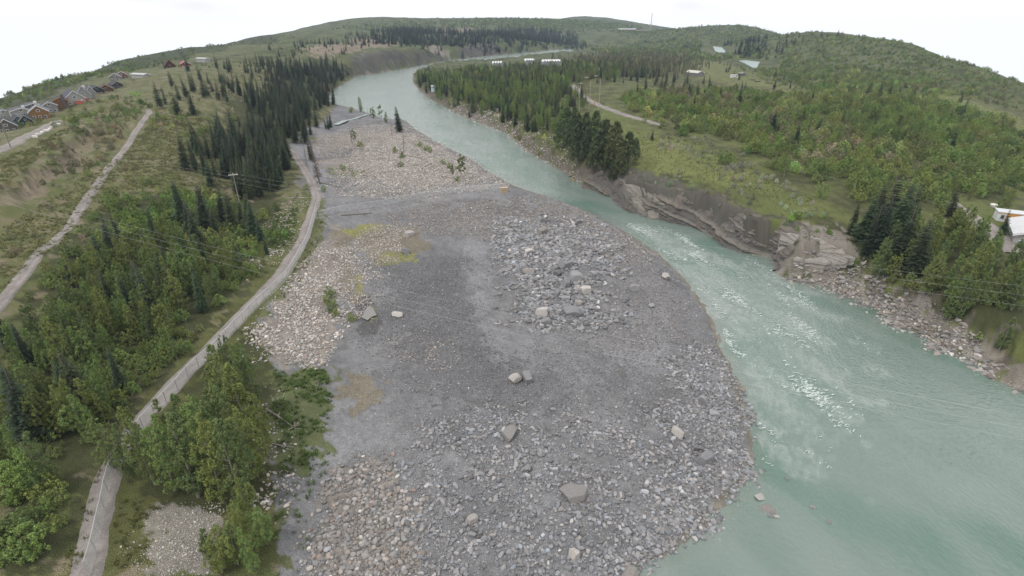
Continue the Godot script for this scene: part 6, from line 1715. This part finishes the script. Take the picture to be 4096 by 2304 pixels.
	for k in WIRES.size():
		var e: Array = WIRES[k]
		var a := Vector3(e[0], e[1], e[2])
		var b := Vector3(e[3], e[4], e[5])
		var f := Faces.new()
		var last := a
		for s in 40:
			var u := (s + 1) / 40.0
			var q: Vector3 = a.lerp(b, u) + Vector3.DOWN * e[6] * 4 * u * (1 - u)
			f.tube(last, q, .008, .008, 4, Color.WHITE, false)
			last = q
		tag(part("power_line", f.mesh(), paint(Color(.34, .34, .34), .5), self), ["upper", "middle", "lower"][k % 3] + (" thin power line crossing from the hill path over the near gravel" if k < 3 else " thin power line crossing the valley over the river cliff"), "power line", "power lines across the valley")
	# the right terrace
	var T: PackedVector2Array = TERRACE_THINGS
	house(T[0], .5, 9, 15, 3.2, 1.6, Color(.36, .35, .37), Color(.6, .58, .52), white, "weathered grey shed with a pale roof in the terrace scrub").set_meta("category", "shed")
	var tr := thing("trailer", "white caravan trailer on the far meadow", "trailer", at(T[1], .4), .25)
	part("shell", block(Vector3(6.5, 2.4, 2.5)), paint(white, .4), tr)
	part("stripe", block(Vector3(6.54, .3, 2.54)), paint(Color(.12, .12, .13), .4), tr, Transform3D(Basis(), Vector3(0, 1.3, 0)))
	for s: float in [-1.0, 1.0]:
		var wl := Faces.new()
		wl.tube(Vector3(0, 0, -.12), Vector3(0, 0, .12), .36, .36, 14)
		part("wheel", wl.mesh(), paint(Color(.02, .02, .02), .8), tr, Transform3D(Basis(), Vector3(.4, 0, 1.2 * s)))
	window(tr, Vector3(1.8, 1.1, 1.24), 0, 1.2, .7, Color(.3, .3, .3))
	for k in 3:
		var l := thing("log_pile", ["left", "middle", "right"][k] + " of three dark log piles on the far meadow", "log pile", at(T[2 + k]), .4 * k, "log piles on the far meadow")
		for s in 6:
			var f := Faces.new()
			f.tube(Vector3(-2.2, .3, 0), Vector3(2.2, .3, 0), .32, .26, 7)
			part("log", f.mesh(), paint([Color(.12, .1, .085), Color(.2, .17, .14)][s % 2], .95), l, Transform3D(Basis(), Vector3(rng.randfn(0, .3), .5 * floorf(s / 3.0), (s % 3 - 1) * .62 + .3 * floorf(s / 3.0))))
	house(T[5], .4, 4, 5, 2.4, .8, Color(.25, .24, .22), Color(.3, .29, .28), grey, "tiny hut behind the white trailer").set_meta("category", "hut")
	for k in 3:
		var q: Vector2 = T[6 + k]
		var g := thing("greenhouse", ["striped white roofed sheds in the right bank wood, the broad one", "pale roofed shed behind the broad striped one", "small pale roofed shed left of the striped one"][k], "shed", at(q, 0), .15, "sheds in the right bank wood")
		var bays: int = [7, 4, 4][k]
		for s in bays:
			var f := Transform3D(Basis(), Vector3((s - bays / 2.0) * 3.0, 0, 0))
			part("wall", prism(2.5, 13, 9.5, 1.0), paint(Color(.3, .31, .3), .8), g, f)
			part("roof", roof_mesh(2.0, 13, 9.5, 1.2), paint(Color(.72, .73, .73), .5), g, f)
	var hut := thing("pump_hut", "small white hut at the water's edge on the right bank", "hut", at(T[9], -.2), .3)
	part("wall", block(Vector3(3.6, 4.6, 3.2)), paint(Color(.55, .62, .66), .7), hut)
	part("roof", block(Vector3(4.2, .4, 3.8)), paint(white, .6), hut, Transform3D(Basis(), Vector3(0, 4.6, 0)))
	part("band", block(Vector3(3.66, .5, 3.26)), paint(Color(.2, .3, .42), .6), hut, Transform3D(Basis(), Vector3(0, 3.2, 0)))
	var c1 := thing("site_office", "white and orange flat-roofed site office at the right edge", "shed", at(T[10], .1), -.5)
	part("wall", block(Vector3(9, 2.7, 3.4)), paint(Color(.6, .62, .62), .6), c1)
	part("roof", block(Vector3(9.3, .2, 3.7)), paint(Color(.52, .54, .56), .5), c1, Transform3D(Basis(), Vector3(0, 2.7, 0)))
	part("orange_panel", block(Vector3(2.4, 2.3, .05)), paint(Color(.62, .3, .06), .6), c1, Transform3D(Basis(), Vector3(-1.5, .2, 1.73)))
	part("orange_fascia", block(Vector3(5, .3, .06)), paint(Color(.62, .3, .06), .6), c1, Transform3D(Basis(), Vector3(-2, 2.5, 1.78)))
	for s in 3: window(c1, Vector3(-3.4 + s * 2.6, 1.0, 1.7), 0, .6, .9, Color(.4, .4, .4))
	house(T[11], -.6, 8, 13, 2.8, 1.5, white, Color(.66, .67, .69), white, "white shed with a pale metal roof cut by the right edge").set_meta("category", "shed")
	var lid := thing("well_cover", "pale round concrete well cover on the grass near the right edge", "well cover", at(T[12], -.1))
	var ring := Faces.new()
	ring.tube(Vector3.ZERO, Vector3(0, .7, 0), .95, .95, 20)
	part("ring", ring.mesh(), paint(Color(.5, .49, .46), .9), lid)
	var cap := Faces.new()
	cap.tube(Vector3(0, .7, 0), Vector3(0, .82, 0), 1.05, 1.0, 20)
	part("cap", cap.mesh(), paint(Color(.62, .61, .58), .9), lid)
	var tw := thing("radio_tower", "tall thin lattice radio tower on the skyline", "tower", at(TOWER[0]))
	for s in 3:
		var f := Faces.new()
		var a := TAU * s / 3
		f.tube(Vector3(cos(a), 0, sin(a)) * 2.2, Vector3(cos(a) * .5, 46, sin(a) * .5), .38, .25, 5)
		part("leg", f.mesh(), paint(Color(.42, .3, .3), .7), tw)
	for s in 9:
		var f := Faces.new()
		var y := 3 + s * 4.6
		var r := lerpf(2.2, .5, y / 46)
		for m in 3:
			var a := TAU * m / 3
			var b := TAU * (m + 1) / 3
			f.tube(Vector3(cos(a) * r, y, sin(a) * r), Vector3(cos(b) * r * .9, y + 3, sin(b) * r * .9), .2, .2, 4)
		part("brace", f.mesh(), paint([Color(.5, .5, .5), Color(.42, .2, .17)][s % 2], .7), tw)
	house(TOWER[1], 1.4, 26, 62, 9, 3, Color(.3, .22, .19), Color(.5, .49, .48), grey, "long pale-roofed building below the radio tower").set_meta("category", "building")
	house(TOWER[2], 1.4, 20, 40, 7, 3, Color(.24, .16, .14), Color(.22, .17, .16), grey, "dark brown building just left of the radio tower").set_meta("category", "building")
	# boats
	paddler(BOATS[0], 1.0, Color(.6, .04, .07), Color(.05, .04, .05), "red, near the cliff foot")
	paddler(BOATS[1], 1.7, Color(.06, .05, .06), Color(.04, .04, .05), "black, between red and yellow ones")
	paddler(BOATS[2], .2, Color(.75, .38, .03), Color(.04, .04, .05), "yellow, near the cliff foot")
	paddler(BOATS[4], .5, Color(.75, .2, .03), Color(.07, .03, .03), "orange, below the raft")
	var r := thing("raft", "red inflatable raft beside the cliff foot", "raft", Vector3(BOATS[3].x, 0, BOATS[3].y), .8)
	var tube := TorusMesh.new()
	tube.inner_radius = .55
	tube.outer_radius = 1.05
	part("tube", tube, paint(Color(.55, .04, .05), .4), r, Transform3D(Basis.from_scale(Vector3(1, .95, 1.9)), Vector3(0, .2, 0)))
	part("floor", block(Vector3(1.3, .08, 2.6)), paint(Color(.1, .1, .11), .7), r, Transform3D(Basis(), Vector3(0, .1, 0)))
	for k in 2: part("thwart", block(Vector3(1.4, .22, .3)), paint(Color(.2, .04, .05), .5), r, Transform3D(Basis(), Vector3(0, .28, .55 - 1.1 * k)))
	paddler(BOATS[3] + Vector2(-.3, .5), .8, Color.RED, Color(.55, .05, .04), "red, front seat of the", true)
	paddler(BOATS[3] + Vector2(.3, -.5), .8, Color.RED, Color(.05, .05, .06), "red, rear seat of the", true)
	paddler(BOATS[5], 1.9, Color(.08, .04, .05), Color(.05, .03, .04), "dark, left of three by the upper bar")
	paddler(BOATS[6], 1.2, Color(.5, .08, .05), Color(.08, .05, .05), "red, middle of three by the upper bar")
	paddler(BOATS[7], 1.5, Color(.3, .05, .05), Color(.05, .03, .04), "maroon, right of three by the upper bar")
	paddler(BOATS[8], 1.45, Color(.02, .3, .55), Color(.03, .05, .07), "blue, alone by the bar")

func box_level(p: PackedVector2Array) -> float:
	var h := -1e9
	for q in p: h = maxf(h, ground(q.x, q.y))
	var c := Vector2.ZERO
	for q in p: c += q / p.size()
	return maxf(h, ground(c.x, c.y)) + .12


func _ready() -> void:
	var cam := Camera3D.new()
	cam.name = "camera"
	cam.fov = 56.0
	cam.near = .5
	cam.far = 9000.0
	cam.position = EYE
	cam.rotation_degrees = Vector3(-26.065, 0, 0)
	add_child(cam)
	cam.current = true
	rng.seed = 7
	noise.seed = 3
	noise.frequency = .01
	noise.fractal_octaves = 3
	rough.seed = 11
	rough.frequency = .02
	rough.fractal_octaves = 4
	# an even white overcast with a few thin grey wisps
	var sky_image := Image.create_empty(1024, 512, false, Image.FORMAT_RGBF)
	var wisp := FastNoiseLite.new()
	wisp.seed = 4
	wisp.frequency = 1.1
	wisp.fractal_octaves = 5
	for y in 512:
		var up := PI * (.5 - (y + .5) / 512)
		for x in 1024:
			var a := TAU * (x + .5) / 1024
			var d := Vector3(cos(a) * cos(up), sin(up) * 4.0, sin(a) * cos(up))
			var b := 1.3 - .8 * clampf(wisp.get_noise_3dv(d * 2.0) - .22, 0.0, .4) * smoothstep(0.0, .03, up)
			sky_image.set_pixel(x, y, Color(b, b * 1.0, b * 1.012))
	var pano := PanoramaSkyMaterial.new()
	pano.panorama = ImageTexture.create_from_image(sky_image)
	var env := Environment.new()
	env.background_mode = Environment.BG_SKY
	env.sky = Sky.new()
	env.sky.sky_material = pano
	env.tonemap_mode = Environment.TONE_MAPPER_LINEAR
	env.tonemap_exposure = .94
	env.fog_enabled = true
	env.fog_density = .0001
	env.fog_light_color = Color(.80, .89, 1.0)
	env.sdfgi_enabled = true
	env.ssao_enabled = true
	env.ssil_enabled = true
	var we := WorldEnvironment.new()
	we.name = "environment"
	we.environment = env
	add_child(we)
	var sun := DirectionalLight3D.new()
	sun.name = "sun"
	sun.light_energy = .55
	sun.light_angular_distance = 11.0
	sun.light_color = Color(1, .975, .94)
	sun.shadow_enabled = true
	sun.rotation_degrees = Vector3(-58, -55, 0)
	add_child(sun)
	grain = noise_texture(.05, Color(.62, .62, .62), Color(1, 1, 1), FastNoiseLite.TYPE_CELLULAR, 1024, 3, 3)
	leafgrain = noise_texture(.04, Color(.34, .335, .31), Color(1, 1, 1), FastNoiseLite.TYPE_SIMPLEX, 1024, 9, 6)
	mats.gravel = textured(Color(1.25, 1.25, 1.25), grain, .3, true, .95)
	var clock := Time.get_ticks_msec()
	build_land()
	print("land ", Time.get_ticks_msec() - clock)
	ribbon("gravel_trail", "gravel track along the chain-link fence", TRAIL, 3.5, COLOURS.trail)
	ribbon("hill_path", "narrow gravel path climbing the left hillside", HILL_PATH, 2.7, COLOURS.trail, .16)
	ribbon("terrace_road", "gravel road across the right terrace", TERRACE_ROAD, 5.0, COLOURS.trail, .2)
	ribbon("house_road", "pale road in front of the row of houses", HOUSE_ROAD, 6.0, COLOURS.trail, .2)
	ribbon("shed_road", "gravel drive to the sheds at right", SHED_ROAD, 6.0, COLOURS.trail, .2)
	build_stones()
	print("stones ", Time.get_ticks_msec() - clock)
	build_plants()
	print("plants ", Time.get_ticks_msec() - clock)
	build_things()
	print("things ", Time.get_ticks_msec() - clock)
